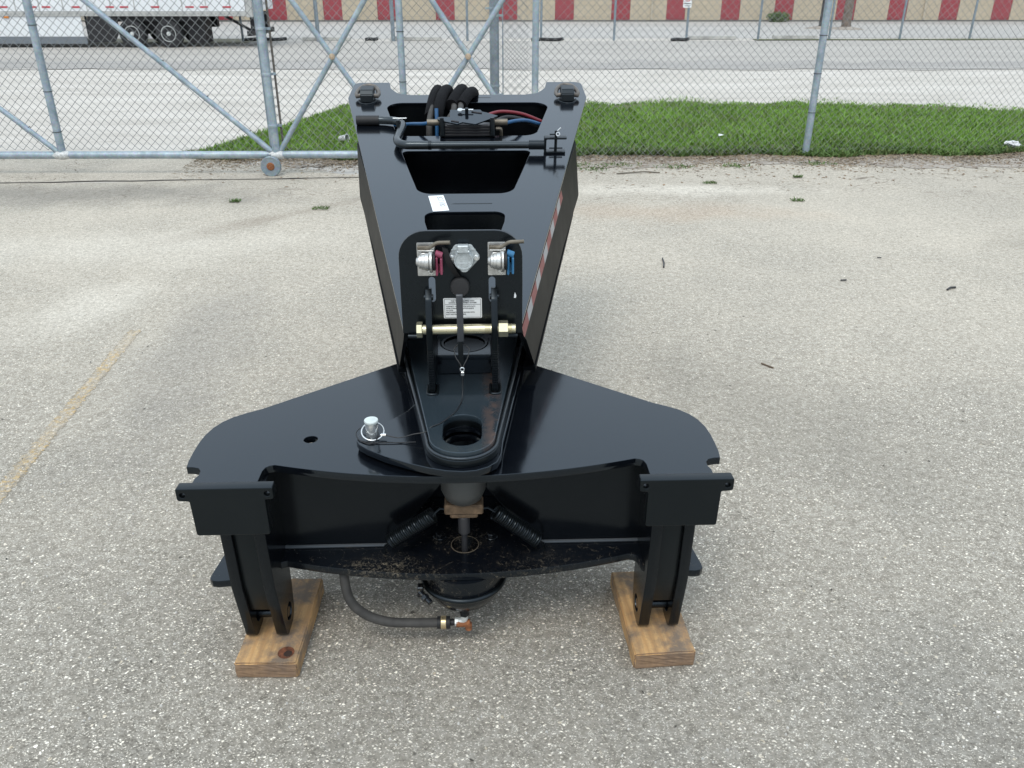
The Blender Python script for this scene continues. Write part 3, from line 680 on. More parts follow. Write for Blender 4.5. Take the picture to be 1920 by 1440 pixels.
# bush by the building
bx_ = empty('bush', (10.85, 36.7, 0), label='small dark green bush growing against the storage building wall', cat='bush')
def leafball(n, R, zc, w):
    d = rng.normal(0, 1, (n, 3)); d /= np.linalg.norm(d, axis=1)[:, None]; rr = R * rng.uniform(.45, 1, n)[:, None]
    c = d * rr * np.array([1.6, .8, .8]) + np.array([0, 0, zc]); c[:, 2] = np.abs(c[:, 2]) + .02
    vs = []; fs = []
    for p in c:
        a = Vector(rng.normal(0, 1, 3)).normalized(); b = a.orthogonal().normalized(); p = Vector(p); k = len(vs)
        vs += [p - a * w, p + b * w * .5, p + a * w, p - b * w * .5]; fs.append((k, k + 1, k + 2, k + 3))
    return raw(vs, fs)
part('foliage', [leafball(900, .30, .16, .05)], WEED, bx_)
part('stem', [tube([(0, 0, 0), (.05, 0, .15), (-.05, 0, .3)], .02, 2)], BAREDARK, bx_)

# ---------------------------------------------------------------- semi-trailer
TRY = 22.79
tr = empty('semi_trailer', (0, TRY, 0), label='white box semi-trailer parked along the road at top left behind the gate', cat='trailer')
TW = simple('white_trailer_panel', (.74, .76, .77), .35, var=.05, vscale=1.2); RAILM = simple('dull_rail_aluminium', (.46, .46, .44), .5, .3, .15, 9)
TIRE = simple('tyre_rubber', (.022, .022, .024), .8, var=.3, vscale=12); BLK = simple('black_plastic_flap', (.014, .014, .016), .6)
part('side_wall', [box(-20, -6.72, 0, .04, .86, 3.2, .002)], TW, tr)
part('front_wall', [box(-20.04, -20, 0, 2.2, .76, 3.2, .002)], TW, tr)
part('far_wall', [box(-20, -6.72, 2.16, 2.2, .86, 3.2, .002)], TW, tr)
part('roof', [box(-20, -6.7, 0, 2.2, 3.2, 3.26, .002)], TW, tr)
part('floor', [box(-20, -6.72, .05, 2.15, .74, .80, .002)], BLK, tr)
part('bottom_rail', [box(-20, -6.70, -.02, .035, .745, .855, .004)], RAILM, tr)
for k in range(22):
    part('wall_seam', [box(-19.7 + k * .6 - .012, -19.7 + k * .6 + .012, -.008, -.001, .87, 3.18, 0)], RAILM, tr)
rv = merge([cyl((-19.9 + k * .11, -.026, .80), (0, 1, 0), .012, .006, 6, .0001) for k in range(119)]); part('rail_rivets', [rv], simple('rivet', (.22, .22, .21), .5), tr)['kind'] = 'stuff'
part('rear_frame', [box(-6.70, -6.55, -.03, .12, .72, 3.28, .006)], RAILM, tr)
part('rear_door', [box(-6.62, -6.57, .13, 2.1, .86, 3.2, .003)], TW, tr)
part('bumper', [box(-6.75, -6.62, .0, 2.2, .28, .40, .005), box(-6.74, -6.64, .35, .47, .38, .74, .003), box(-6.74, -6.64, 1.7, 1.8, .38, .74, .003)], BLK, tr)
part('bumper_brace', [tube([(-7.35, .3, .74), (-6.72, .3, .40)], .035, 2)], BLK, tr)
part('mud_flap', [box(-7.86, -7.83, .02, .6, .12, .72, .002)], BLK, tr)
part('side_skirt', [box(-20, -10.92, .01, .035, .27, .745, .002)], TW, tr)
part('skirt_trim', [box(-20, -10.86, .005, .04, .10, .268, .003)], simple('slate_grey_trim', (.16, .18, .20), .5), tr)
part('front_flap', [plate(rp([(-10.85, .12, .02), (-10.15, .14, .10), (-9.98, .42, .05), (-10.02, .74), (-10.75, .74)]), (), .02, F(.02), .002)], BLK, tr)
part('marker_lamp', [box(-12.85, -12.72, -.03, -.001, .70, .745, .01)], simple('amber_lens', (.6, .2, .03), .3), tr)
for x in (-13.36, -12.80, -12.07, -11.72, -10.97, -10.12, -9.76, -8.98, -8.11, -7.75, -7.18): part('reflector', [box(x - .105, x + .105, -.012, -.003, .94, .975, .001)], simple('reflector_red', (.5, .02, .04), .35), tr)
for q in ((-10.0, -8.0, .35, .55, .42, .735), (-10.0, -8.0, 1.6, 1.8, .42, .735), (-10.3, -7.9, .1, .3, .62, .735)): part('suspension', [box(*q, .01)], BLK, tr)
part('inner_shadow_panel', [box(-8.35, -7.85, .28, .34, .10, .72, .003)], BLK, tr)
R_T = .335
tyre_me = lathe([(R_T * .55, .0), (R_T * .60, -.012), (R_T * .86, -.02), (R_T * .97, -.004), (R_T, .02), (R_T, .20), (R_T * .97, .22), (R_T * .6, .225)], axis((0, 0, 0), (0, 1, 0)), 40)
rim_me = merge([lathe([(R_T * .52, .03), (R_T * .57, -.008), (R_T * .54, -.012), (R_T * .50, .012), (R_T * .42, .034), (R_T * .17, .030), (R_T * .15, -.004), (R_T * .06, -.008)], axis((0, 0, 0), (0, 1, 0)), 32)])
holes_me = merge([cyl((R_T * .32 * cos(a), .024, R_T * .32 * sin(a)), (0, 1, 0), .018, .012, 8) for a in [k * pi / 5 for k in range(10)]])
for x in (-9.694, -8.763):
    for yo in (.02, 1.9):
        w = empty('wheel', (x, yo, R_T)); w.parent = tr
        link('tyre', tyre_me, TIRE, w); link('rim', rim_me, WHITEFIT, w); link('hand_hole', holes_me, BLK, w)
    part('axle', [cyl((x, .2, R_T), (0, 1, 0), .06, 1.8, 10)], BLK, tr)
for q in (.3, 1.75): part('landing_leg', [box(-17.6, -17.45, q, q + .15, 0.0, .74, .01)], BLK, tr)

# ---------------------------------------------------------------- the gooseneck assembly
YAW = radians(2.0)
gn = empty('trailer_gooseneck', (-.131, 1.572, 0), YAW, label='black steel trailer gooseneck with wide two-armed hitch frame, resting on two timber blocks', cat='gooseneck')
XC = .015
def P(name, meshes, mat=BLACK, label=None, parent=None): return part(name, meshes, mat, parent or gn, label)

# front hitch frame: two profiled plates with web between
front_arc = [(x, .073 + .347 * x * x) for x in [k * .436 / 16 for k in range(17)]]
def hitch_outline(notch=True, yf=0.0, outer=True):
    R_ = [(x, y - yf) for x, y in front_arc]
    R_ += [(.448, .136 - yf), (.456, .128 - yf), (.460, .112 - yf), (.460, .024)]
    if notch: R_ += [(.611, .024), (.611, .085), (.606, .100), (.607, .118), (.616, .131), (.631, .136), (.646, .137), (.650, .165)]
    else: R_[-1:] = [(.460, .100), (.464, .082), (.475, .068), (.50, .064), (.592, .054), (.606, .057), (.614, .066), (.614, .080), (.602, .18), (.600, .36), (.535, .432), (.188, .72), (.188, 1.05)]; notch = None
    if notch is not None: R_ += [(.6515, .206), (.6515, .25), (.648, .29), (.638, .33), (.622, .362), (.600, .388), (.572, .409), (.535, .432), (.188, .72), (.188, 1.05)]
    L_ = [(-x, y) for x, y in reversed(R_)]
    return R_ + L_[:-1] if R_[0][0] == 0 else R_ + L_
tp_holes = [circ(-.372, .26, .0175), stadium(.016, .150, .222, .050)]
P('top_plate', [plate(hitch_outline(), tp_holes, .020, H(.538))], BLACK)
P('bottom_plate', [plate(hitch_outline(False, .012), [circ(.014, .180, .036)], .020, H(.259))], BLACK_DIRTY)
for s, c in ((-1, .010), (1, .010)):
    a = sorted([c + s * .60, c + s * .188]); 
    pts = [(c + s * .60, .270), (c + s * .192, .270), (c + s * .052, .455), (c + s * .040, .527), (c + s * .60, .527)]
    if s < 0: pts = list(reversed(pts))
    P('web_plate', [plate(pts, (), .012, F(.190))], BLACK_SIDE)
P('rear_web', [box(-.19, .22, .40, .412, .270, .527)], BLACK_SIDE)
P('weld_bead', [tube([(c_ + s * .60, .182, .272), (c_ + s * .40, .181, .2725), (c_ + s * .20, .182, .272)], .005, 2) for s, c_ in ((-1, .01), (1, .01))], bpy.data.materials['chalky_weld'])
# brackets on the two arms
XB = .008
for s in (-1, 1):
    bp = [(.633, .574, .004), (.633, .542, .006), (.606, .540, .003), (.604, .446, .006), (.436, .446, .006), (.436, .542, .003), (.416, .544, .006), (.416, .574, .004)]
    pts = [(XB + s * q[0], q[1], q[2]) for q in bp]
    if s < 0: pts = list(reversed(pts))
    br = P('bracket_plate', [plate(rp(pts, 4), [circ(XB + s * .619, .557, .0065, 14), circ(XB + s * .430, .558, .0065, 14)], .028, F(.014), .0018)], BLACK_MATT)
    # legs: outer and inner lug plates with a web plate between them
    ox, ix = XB + s * .553, XB + s * .474
    lug = rp([(.034, .527), (.036, .40), (.044, .25), (.076, .10, .03), (.086, .051, .042), (.176, .051, .042), (.190, .15, .03), (.190, .527)])
    P('outer_lug', [plate(lug, [circ(.132, .102, .024)], .026, S(ox), .002)], BLACK_SIDE)
    P('inner_lug', [plate(lug, [circ(.132, .102, .024)], .028, S(ix), .002)], BLACK_SIDE)
    a, b = sorted((ox - s * .011, ix + s * .012))
    P('leg_web', [plate(rp([(.044, .527), (.046, .40), (.053, .26), (.076, .155, .004), (.090, .158, .004), (.066, .26), (.060, .40), (.058, .527)]), (), abs(b - a) - .005, S((a + b) / 2), .0008)], BLACK_MATT)
    P('bracket_weld', [tube([(XB + s * .44, .0305, .549), (XB + s * .50, .031, .5495), (XB + s * .60, .0305, .549)], .0045, 2)], bpy.data.materials['chalky_weld'])
    P('foot_pin_boss', [cyl((min(ox, ix) - .012, .132, .100), (1, 0, 0), .014, abs(ox - ix) + .024, 14)], BLACK_DIRTY)

# kingpin housing, springs, release stem
P('kingpin_housing', [lathe([(.004, 0), (.032, .003), (.046, .015), (.056, .040), (.058, .075), (.058, .110)], axis((.015, .165, .4175), (0, 0, 1)), 32)], paint('dusty_grey_cap', base=(.055, .055, .052), rough=.45, dust=.9, dirt=.7))
P('kingpin_tube', [lathe([(.0505, .451), (.058, .451), (.058, .527), (.0505, .527)], Matrix.Translation((.016, .186, 0)), 32)], BLACK_DIRTY)
P('kingpin_disc', [lathe([(.030, .497), (.0495, .4985), (.0495, .505), (.030, .5065)], Matrix.Translation((.016, .186, 0)), 32)], BLACK_SIDE)
P('wear_ring', [torus(Matrix.Translation((.016, .186, .520)), .049, .0025, 32, 6)], BRASS)
P('stem_block', [box(-.034, .064, .142, .19, .388, .4165, .004), box(-.020, .050, .145, .185, .375, .389, .004)], simple('rusty_greasy_block', (.13, .085, .05), .8, .1, .5, 60, .6))
stm = P('release_stem', [cyl((.014, .160, .325), (0, 0, 1), .0150, .050), cyl((.014, .168, .205), (0, -.05, 1), .0078, .13)], simple('worn_dark_rod', (.06, .06, .065), .4, .5))
P('stem_cup', [lathe([(.006, .196), (.034, .198), (.0355, .262), (.0335, .262), (.032, .205), (.006, .203)], Matrix.Translation((.014, .180, 0)), 28)], BLACK_DIRTY)
P('stem_seal', [torus(Matrix.Translation((.014, .180, .2695)), .036, .0010, 28, 6)], simple('dried_dirt', (.10, .08, .055), .9))
def spring(p0, p1, R, r, turns):
    p0 = Vector(p0); p1 = Vector(p1); d = (p1 - p0); L_ = d.length; M = axis(p0, d)
    pts = [M @ Vector((R * cos(2 * pi * t / 12), R * sin(2 * pi * t / 12), L_ * t / (12 * turns))) for t in range(12 * turns + 1)]
    return tube([tuple(p) for p in pts], r, 1)
P('spring', [spring((-.172, .135, .318), (-.062, .140, .393), .0185, .0024, 24), tube([(-.192, .15, .272), (-.188, .14, .300), (-.172, .135, .318)], .003, 2), tube([(-.062, .14, .393), (-.045, .145, .408), (-.03, .15, .402)], .003, 2)], BLACK_MATT)
P('spring', [spring((.200, .135, .312), (.094, .140, .398), .0185, .0024, 24), tube([(.222, .15, .272), (.217, .14, .298), (.200, .135, .312)], .003, 2), tube([(.094, .14, .398), (.076, .145, .408), (.06, .15, .402)], .003, 2)], BLACK_MATT)
for x, y in ((-.053, .214), (.083, .210)):
    P('bolt', [cyl((x, y, .270), (0, 0, 1), .017, .003), hexa((x, y, .273), (0, 0, 1), .011, .009)], BLACK_DIRTY)
# air chamber under the bottom plate
ch = P('air_chamber', [lathe([(.012, .125), (.050, .128), (.082, .142), (.098, .170), (.104, .200), (.104, .248)], Matrix.Translation((.010, .150, 0)), 40)], BLACK_DIRTY)
P('clamp_ring', [torus(Matrix.Translation((.010, .150, .196)), .1065, .0075, 44, 8)], BLACK_MATT, parent=ch)
P('clamp_bolt', [cyl((-.103, .085, .197), (.6, -.6, -.25), .0075, .045, 10), hexa((-.090, .070, .192), (.6, -.6, -.25), .011, .010), box(-.108, -.092, .080, .10, .180, .212, .002)], BLACK_DIRTY, parent=ch)
P('chamber_port', [cyl((.010, .095, .118), (0, 0, 1), .013, .028), hexa((.010, .095, .108), (0, 0, 1), .0135, .012)], BLACK_MATT, parent=ch)
P('elbow_fitting', [tube(fillet3([(.010, .095, .110), (.010, .095, .088), (-.012, .095, .082)], .01), .0095, 4), hexa((-.006, .095, .084), (-1, 0, 0), .011, .010)], WHITEFIT)
P('tee_fitting', [cyl((-.012, .093, .081), (1, 0, 0), .0105, .036), cyl((.020, .093, .060), (0, 0, 1), .009, .02)], RUST)
P('hose_collar', [cyl((-.062, .095, .083), (1, 0, 0), .0165, .034), cyl((-.028, .095, .083), (1, 0, 0), .009, .014)], RUBBER)
P('hose_clamp', [cyl((-.052, .095, .083), (1, 0, 0), .0175, .0135)], BRASS)
P('air_hose', [tube(cat([(-.293, .165, .244), (-.297, .125, .228), (-.285, .100, .165), (-.250, .096, .118), (-.195, .094, .092), (-.13, .094, .085), (-.060, .095, .083)], 8), .0125, 5)], RUBBER_DUSTY)

# nose: horn plate, tongue plate and raised pad
def nose(half, y0, y1, r, n=16, cx=.016):
    """tapering tongue outline with a round nose; half(y) gives half width"""
    cy = y0 + r; arc = [(cx + r * sin(a), cy - r * cos(a)) for a in [(-pi / 2 + .05) + (pi - .1) * k / n for k in range(n + 1)]]
    return arc + [(cx + half(y1) - .045 * (y1 - .2), y1), (cx - half(y1), y1)]
horn = [(-.247, .222), (-.246, .200), (-.238, .182), (-.215, .158), (-.17, .124), (-.11, .090), (-.060, .067), (-.02, .054), (.02, .049), (.05, .053), (.078, .067), (.1, .09), (.110, .125), (.116, .19), (.182, .62), (.222, .95), (-.215, .95), (-.159, .62), (-.112, .40), (-.135, .35), (-.18, .295), (-.215, .262), (-.238, .243)]
slotC = stadium(.016, .157, .216, .0475); slotB = stadium(.016, .157, .216, .049)
P('horn_plate', [plate(horn, [stadium(.016, .157, .216, .051)], .018, H(.567), .002)], BLACK)
P('tongue_plate', [plate(nose(lambda y: .085 + .19 * (y - .2), .064, .95, .089), [slotB], .018, H(.5852), .002)], BLACK_MATT)
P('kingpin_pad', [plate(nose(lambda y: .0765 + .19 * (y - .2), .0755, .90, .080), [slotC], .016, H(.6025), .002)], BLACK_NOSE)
def weldline(pts, r=.004): return tube(pts, r, 2)
wl = []
for off, z in ((.0850, .5955),):
    arc = [(.016 + off * sin(a), .158 - off * cos(a), z) for a in [(-pi / 2) + pi * k / 18 for k in range(19)]]
    wl.append(weldline([(.016 - off - .137, .88, z)] + arc + [(.016 + off + .106, .88, z)], .0042))
P('weld_bead', wl, paint('painted_weld', base=(.02, .023, .026), rough=.3, dust=.9, dirt=.3, peel=.6))

# neck box
A = math.atan(.2)
def PN(u, y, h=0.0):
    """point on the sloping top panel: u across, y along, h above it"""
    return Vector((XC + u, y - sin(A) * h, .777 + .2 * (y - .44) + cos(A) * h))
MP = fr((XC, .44, .777), (1, 0, 0), (0, cos(A), sin(A)))
def vy(y): return (y - .44) / cos(A)
def hw(y): return .1555 + .2055 * (y - .44)
right_edge = [(.136, .436), (hw(.436), .436), (hw(2.16), 2.16), (.521, 2.22, .03), (.5165, 2.425, .035), (.358, 2.425, .008), (.346, 2.345, .02), (.31, 2.276, .05), (.25, 2.256)]
pan_o = [(x, vy(y), *r) for x, y, *r in right_edge] + [(-x, vy(y), *r) for x, y, *r in reversed(right_edge)]
o1 = [(-.355, 2.155, .062), (-.272, 1.775, .062), (.272, 1.775, .062), (.355, 2.155, .062)]
o2 = [(-.246, 1.625, .022), (-.160, 1.250, .060), (.160, 1.250, .060), (.246, 1.625, .022)]
o3 = [(-.133, 1.112, .052), (-.128, 1.040, .02), (-.100, .90, .02), (.100, .90, .02), (.128, 1.040, .02), (.133, 1.112, .052)]
hol = [rp([(x, vy(y), r) for x, y, r in o], 8) for o in (o1, o2, o3)]
neck = P('neck_top_panel', [plate(rp(pan_o, 6), hol, .012, MP @ Matrix.Translation((0, 0, -.006)), .0015)], PANEL)
def zt(y): return .777 + .2 * (y - .44) - .0125
for s in (-1, 1):
    st_ = [(.445, hw(.445) - .004, .735), (.60, hw(.60) - .004, .592), (1.30, hw(1.30) - .003, .731), (1.60, .397, .790), (1.70, .4205, .810), (1.728, .4265, .820), (1.86, .4235, .900), (2.162, .420, 1.02)]
    v = []
    for th in (0, -.010):
        for y, w_, zb in st_: v += [(XC + s * (w_ + th), y, zt(y)), (XC + s * (w_ + th + (.018 if s > 0 else .005)), y, zb)]
    n_ = len(st_); f = []
    for i in range(n_ - 1):
        a = 2 * i; o_ = 2 * n_; f += [(a, a + 1, a + 3, a + 2), (a + o_, a + 2 + o_, a + 3 + o_, a + 1 + o_), (a, a + 2, a + 2 + o_, a + o_), (a + 1, a + 1 + o_, a + 3 + o_, a + 3)]
    f += [(0, 2 * n_, 2 * n_ + 1, 1), (2 * n_ - 2, 2 * n_ - 1, 4 * n_ - 1, 4 * n_ - 2)]
    me = raw(v, f); bm = bmesh.new(); bm.from_mesh(me); bmesh.ops.recalc_face_normals(bm, faces=bm.faces[:]); bm.to_mesh(me); bm.free()
    sw = P('neck_side_plate', [me], BLACK_FLAT)
    # bottom flange strip standing proud of the side plate
    fl = [(.60, .586), (1.00, .666), (1.30, .725), (1.60, .784)]
    v = []
    for y, z in fl: v += [(XC + s * (hw(y) - .02), y, z - .014), (XC + s * (hw(y) + (.018 if s > 0 else .005)), y, z - .014), (XC + s * (hw(y) + (.018 if s > 0 else .005)), y, z - .002), (XC + s * (hw(y) - .02), y, z - .002)]
    f = []
    for i in range(3):
        for k in range(4): a = i * 4 + k; b = i * 4 + (k + 1) % 4; f.append((a, b, b + 4, a + 4))
    f += [(0, 1, 2, 3), (15, 14, 13, 12)]
    me = raw(v, f); bm = bmesh.new(); bm.from_mesh(me); bmesh.ops.recalc_face_normals(bm, faces=bm.faces[:]); bm.to_mesh(me); bm.free()
    P('bottom_flange', [me], BLACK_FLAT)
# reflective tape on the right side plate
def tape(y0, y1, mat, nm, lab=None):
    e = .0024; sh = .010
    v = [(XC + hw(y0) - .004 + e, y0, zt(y0) - .010), (XC + hw(y1) - .004 + e, y1, zt(y1) - .010), (XC + hw(y1 + sh) - .004 + e + .0040, y1 + sh, zt(y1 + sh) - .050), (XC + hw(y0 + sh) - .004 + e + .0040, y0 + sh, zt(y0 + sh) - .050)]
    P(nm, [raw([tuple(q) for q in v], [(0, 1, 2, 3)])], mat)
yy = .47; k = 0
while yy < 1.42:
    L_ = .085 if k % 2 == 0 else .075
    tape(yy, yy + L_ - .0005, TAPER if k % 2 == 0 else TAPEW, 'reflective_tape'); yy += L_; k += 1
bpv = [(-1, .50), (1, .50), (1, 1.72), (-1, 1.72)]
P('neck_bottom_plate', [raw([(XC + s * (hw(y) - .016), y, zt(y) - .235 + d) for d in (0, .008) for s, y in bpv], [(0, 1, 2, 3), (7, 6, 5, 4), (0, 4, 5, 1), (1, 5, 6, 2), (2, 6, 7, 3), (3, 7, 4, 0)])], BLACK_SIDE)
P('rear_bottom_plate', [raw([(XC + s * (.408), y, z) for s, y, z in ((-1, 1.725, .835), (1, 1.725, .835), (1, 2.162, .935), (-1, 2.162, .935))], [(0, 1, 2, 3)])], BLACK_SIDE)
P('rear_web', [box(XC - .419, XC + .419, 2.163, 2.1685, .90, 1.1085, 0)], BLACK_FLAT)
P('cross_member', [box(XC - .38, XC + .38, 1.69, 1.70, .83, 1.012)], BLACK_SIDE); P('cross_member', [box(XC - .28, XC + .28, 1.20, 1.21, .735, .912)], BLACK_SIDE)
P('support_foot', [box(XC - .05, XC + .05, 1.50, 1.60, .04, .80, .003), box(XC - .12, XC + .12, 1.44, 1.66, .002, .04, .004)], BLACK_MATT)

# bulkhead plate with couplings
bo = [(XC + x, z, *r) for x, z, *r in [(-.154, .767), (-.154, .90), (-.1535, 1.040, .075), (.1565, 1.040, .075), (.158, .90), (.158, .764)]]
bh = P('bulkhead_plate', [plate(rp(bo, 9), [stadium(-.058, .862, .912, .0085), stadium(.095, .860, .911, .0085)], .010, F(.431), .0012)], paint('black_bulkhead_paint', base=(.003, .004, .005), ior=1.45, rough=.25, dust=.15))
P('bulkhead_foot_bar', [tube([(XC - .140, .418, .762), (XC - .105, .416, .762)], .006, 3)], BLACK_MATT); P('bulkhead_foot_bar', [tube([(XC + .118, .418, .760), (XC + .145, .418, .760)], .006, 3)], BLACK_MATT)
P('paint_chip', [raw([(.151, .4255, .862), (.156, .4255, .862), (.157, .4255, .869), (.1535, .4255, .877), (.1515, .4255, .870)], [(0, 1, 2, 3, 4)])], WHITE, parent=bh)
def gladhand(cx, lab, colmat, lever):
    g = empty('gladhand_coupling'); g.parent = gn; g['label'] = lab
    def Q(n_, m_, mt): return part(n_, m_, mt, g)
    Q('mounting_bracket', [plate(rp([(cx - .023, .925, .002), (cx + .022, .925, .002), (cx + .022, 1.011, .002), (cx - .023, 1.011, .002)], 3), (), .004, F(.4238), .0006), box(cx - .018, cx + .021, .398, .424, .995, .999, .0006)], ALU)
    Q('coupling_body', [lathe([(.006, -.026), (.010, -.024), (.012, -.020), (.017, -.018), (.017, -.012), (.0195, -.011), (.0195, -.004), (.022, -.003), (.022, .006), (.019, .008)], axis((cx + .002, .392, .972), (1, 0, 0)), 28), box(cx - .014, cx + .012, .395, .4235, .950, .992, .004)], ALU)
    Q('coupling_flange', [lathe([(.012, .008), (.0265, .009), (.0265, .014), (.012, .016)], axis((cx + .002, .392, .972), (1, 0, 0)), 28), box(cx + .008, cx + .018, .384, .402, .944, .998, .003)], ALU)
    Q('seal_ring', [cyl((cx + .018, .392, .972), (1, 0, 0), .0225, .006)], RUBBER)
    Q('colour_cover', [box(cx + .024, cx + .030, .380, .418, .937, .985, .003), box(cx + .036, cx + .0415, .380, .412, .940, .982, .002), cyl((cx + .024, .396, .992), (.8, 0, -.3), .0085, .018, 14), box(cx + .028, cx + .038, .405, .414, .938, .960, .001)], colmat)
    Q('hex_screw', [hexa((cx + .0105, .4215, .936), (0, -1, 0), .0065, .005), cyl((cx + .0105, .4225, .936), (0, -1, 0), .008, .0015)], STEEL)
    pts = [(cx - .014, .405, 1.0035), (cx + .010, .402, 1.0035), (cx + .029, .398, 1.018), (cx + .062 + lever, .392, 1.020 + lever * .2)]
    Q('release_lever', [tube(fillet3(pts, .008), .0048, 3), box(cx - .020, cx + .009, .399, .411, .9995, 1.008, .001)], BAREDARK)
gladhand(-.069, 'gladhand coupling with pinkish red cover, left on the bulkhead plate', RED, 0)
gladhand(.108, 'gladhand coupling with blue cover, right on the bulkhead plate', BLUE, .004)
sk = empty('electrical_socket'); sk.parent = gn; sk['label'] = 'pale cast metal seven-way socket with round lid between the gladhands'
cx, cz = .0245, .972
part('socket_flange', [plate(rp([(cx - .040, cz + .001, .010), (cx - .008, cz - .035, .012), (cx + .010, cz - .035, .012), (cx + .043, cz + .001, .010), (cx + .020, cz + .034, .006), (cx - .022, cz + .034, .010)], 5), (), .006, F(.422), .001)], ALU_PLAIN, sk)
part('socket_lid', [lathe([(.0255, 0), (.0255, .012), (.0235, .016), (.021, .016), (.020, .013), (.004, .013)], axis((cx, .419, cz - .003), (0, -1, 0)), 32), plate(rp([(cx - .018, cz - .008, .003), (cx - .006, cz - .033, .008), (cx + .009, cz - .033, .008), (cx + .02, cz - .008, .003)], 4), (), .012, F(.411), .001)], ALU_PLAIN, sk)
part('hinge_block', [box(cx - .0145, cx + .013, .398, .4185, cz + .019, cz + .037, .002), cyl((cx - .016, .402, cz + .021), (1, 0, 0), .004, .031, 10)], ALU_PLAIN, sk)
for dx in (-.029, .032): part('socket_screw', [cyl((cx + dx, .4185, cz), (0, -1, 0), .0078, .0015), hexa((cx + dx, .417, cz), (0, -1, 0), .0058, .005)], STEEL, sk)
part('socket_rib', [box(cx + .016, cx + .030, .4165, .4188, cz + .020, cz + .023, 0), box(cx - .030, cx - .016, .4165, .4188, cz + .020, cz + .023, 0)], ALU_PLAIN, sk)
# rubber dust cap on its strap
P('cap_strap', [raw([(-.028, .3995, 1.006), (-.014, .3995, 1.001), (-.0045, .397, .968), (.008, .400, .942), (.018, .418, .920), (.003, .418, .920), (-.008, .404, .944), (-.022, .400, .972)], [(0, 1, 2, 7), (7, 2, 3, 6), (6, 3, 4, 5)]),
                raw([(-.028, .4025, 1.006), (-.014, .4025, 1.001), (-.0045, .400, .968), (.008, .403, .942), (.018, .421, .920), (.003, .421, .920), (-.008, .407, .944), (-.022, .403, .972)], [(7, 2, 1, 0), (6, 3, 2, 7), (5, 4, 3, 6)])], RUBBER)
P('dust_cap', [lathe([(.022, 0), (.0245, .003), (.0245, .015), (.022, .019), (.004, .0195)], axis((.0135, .4255, .897), (0, -1, 0)), 32)], simple('soft_black_rubber', (.022, .022, .023), .7))
# instruction label
lb = P('instruction_label', [plate(rp([(-.031, .8085, .003), (.068, .8085, .003), (.068, .8635, .003), (-.031, .8635, .003)], 4), (), .0012, F(.4246), .0002)], WHITE, label='white instruction label with black lettering')
LM = lambda x, z: fr((x, .4238, z), (1, 0, 0), (0, 0, 1))
lines = [('THIS TRAILER EQUIPPED WITH', .0185, .8545, .0044, 'CENTER'), ('SLIDING AIR DISCONNECT SYSTEMS', .0185, .8495, .0044, 'CENTER'),
         ('CONNECT - ALIGN NOTCH WITH SLOT,', -.0245, .8395, .00415, 'LEFT'), ('AFTER CONNECTING ROTATE SLEEVE', -.0245, .8340, .00415, 'LEFT'), ('TO LOCK.', -.0245, .8285, .00415, 'LEFT'),
         ('DISCONNECT - ALIGN NOTCH WITH', -.0245, .8232, .00435, 'LEFT'), ('SLOT AND ROTATE SLEEVE', -.0245, .8178, .00415, 'LEFT'), ]
P('label_print', [text_mesh(s_, h_, LM(x_, z_), al, bold=.00012) for s_, x_, z_, h_, al in lines] +
  [box(-.0282, .0652, .4236, .4239, z_, z_ + .0009, 0) for z_ in (.8605, .8458, .8105)] + [box(x_, x_ + .0009, .4236, .4239, .8105, .8614, 0) for x_ in (-.0282, .0643)], INK, parent=lb)

# clevis lugs, cross bolt and locking link
lugp = rp([(.384, .6115, .006), (.384, .735, .02), (.372, .800, .03), (.392, .872, .018), (.415, .893, .012), (.4255, .893), (.4255, .62), (.4255, .6115)], 5)
lugb = rp([(.4365, .6115), (.60, .6115, .01), (.60, .66, .02), (.50, .755, .03), (.4365, .77)], 5)
for x in (-.0670, .1000):
    tg = P('clevis_lug', [plate(lugp, (), .016, S(x), .0012)], BLACK_MATT)
    bm_ = []
    for k in range(16):
        z = .63 + k * .0068; bm_.append(box(x - .0065, x + .0065, .3815, .3836, z, z + .0026 * random.uniform(.6, 1.3), 0))
    part('torch_cut_edge', bm_, BLACK_SIDE, tg)
    P('lug_rear_half', [plate(lugb, (), .016, S(x), .0012)], BLACK_MATT)
    P('lug_weld', [tube(fillet3([(x - .012, .43, .612), (x - .012, .374, .612), (x + .012, .374, .612), (x + .012, .43, .612)], .01), .0045, 2)], BLACK_MATT)
    P('lug_tip', [cyl((x - .012, .408, .873), (1, 0, 0), .008, .024, 14)], BLACK_MATT)
blt = P('cross_bolt', [cyl((-.086, .394, .790), (1, 0, 0), .0128, .182), cyl((.096, .394, .790), (1, 0, 0), .0120, .058)] + [torus(axis((.117 + k * .0026, .394, .790), (1, 0, 0)), .0122, .0008, 20, 4) for k in range(11)] + [torus(axis((.076 + k * .0026, .394, .790), (1, 0, 0)), .0126, .0008, 20, 4) for k in range(5)], ZINC, label='yellow zinc plated bolt with hex nut')
P('bolt_head', [hexa((-.100, .394, .790), (1, 0, 0), .0205, .015, .3)], ZINC, parent=blt)
P('nut', [hexa((.1095, .394, .790), (1, 0, 0), .0215, .025, .25)], ZINC, parent=blt)
P('locking_link', [plate(rp([(.362, .895, .008), (.372, .895, .004), (.374, .82), (.402, .775, .008), (.402, .765, .006), (.368, .760, .008), (.3665, .80)], 4), (), .0165, S(.0125), .001)], simple('grey_steel_strap', (.055, .06, .068), .38, .2))
P('locking_link_tail', [box(.005, .018, .372, .382, .690, .762, .001)], BLACK_MATT)
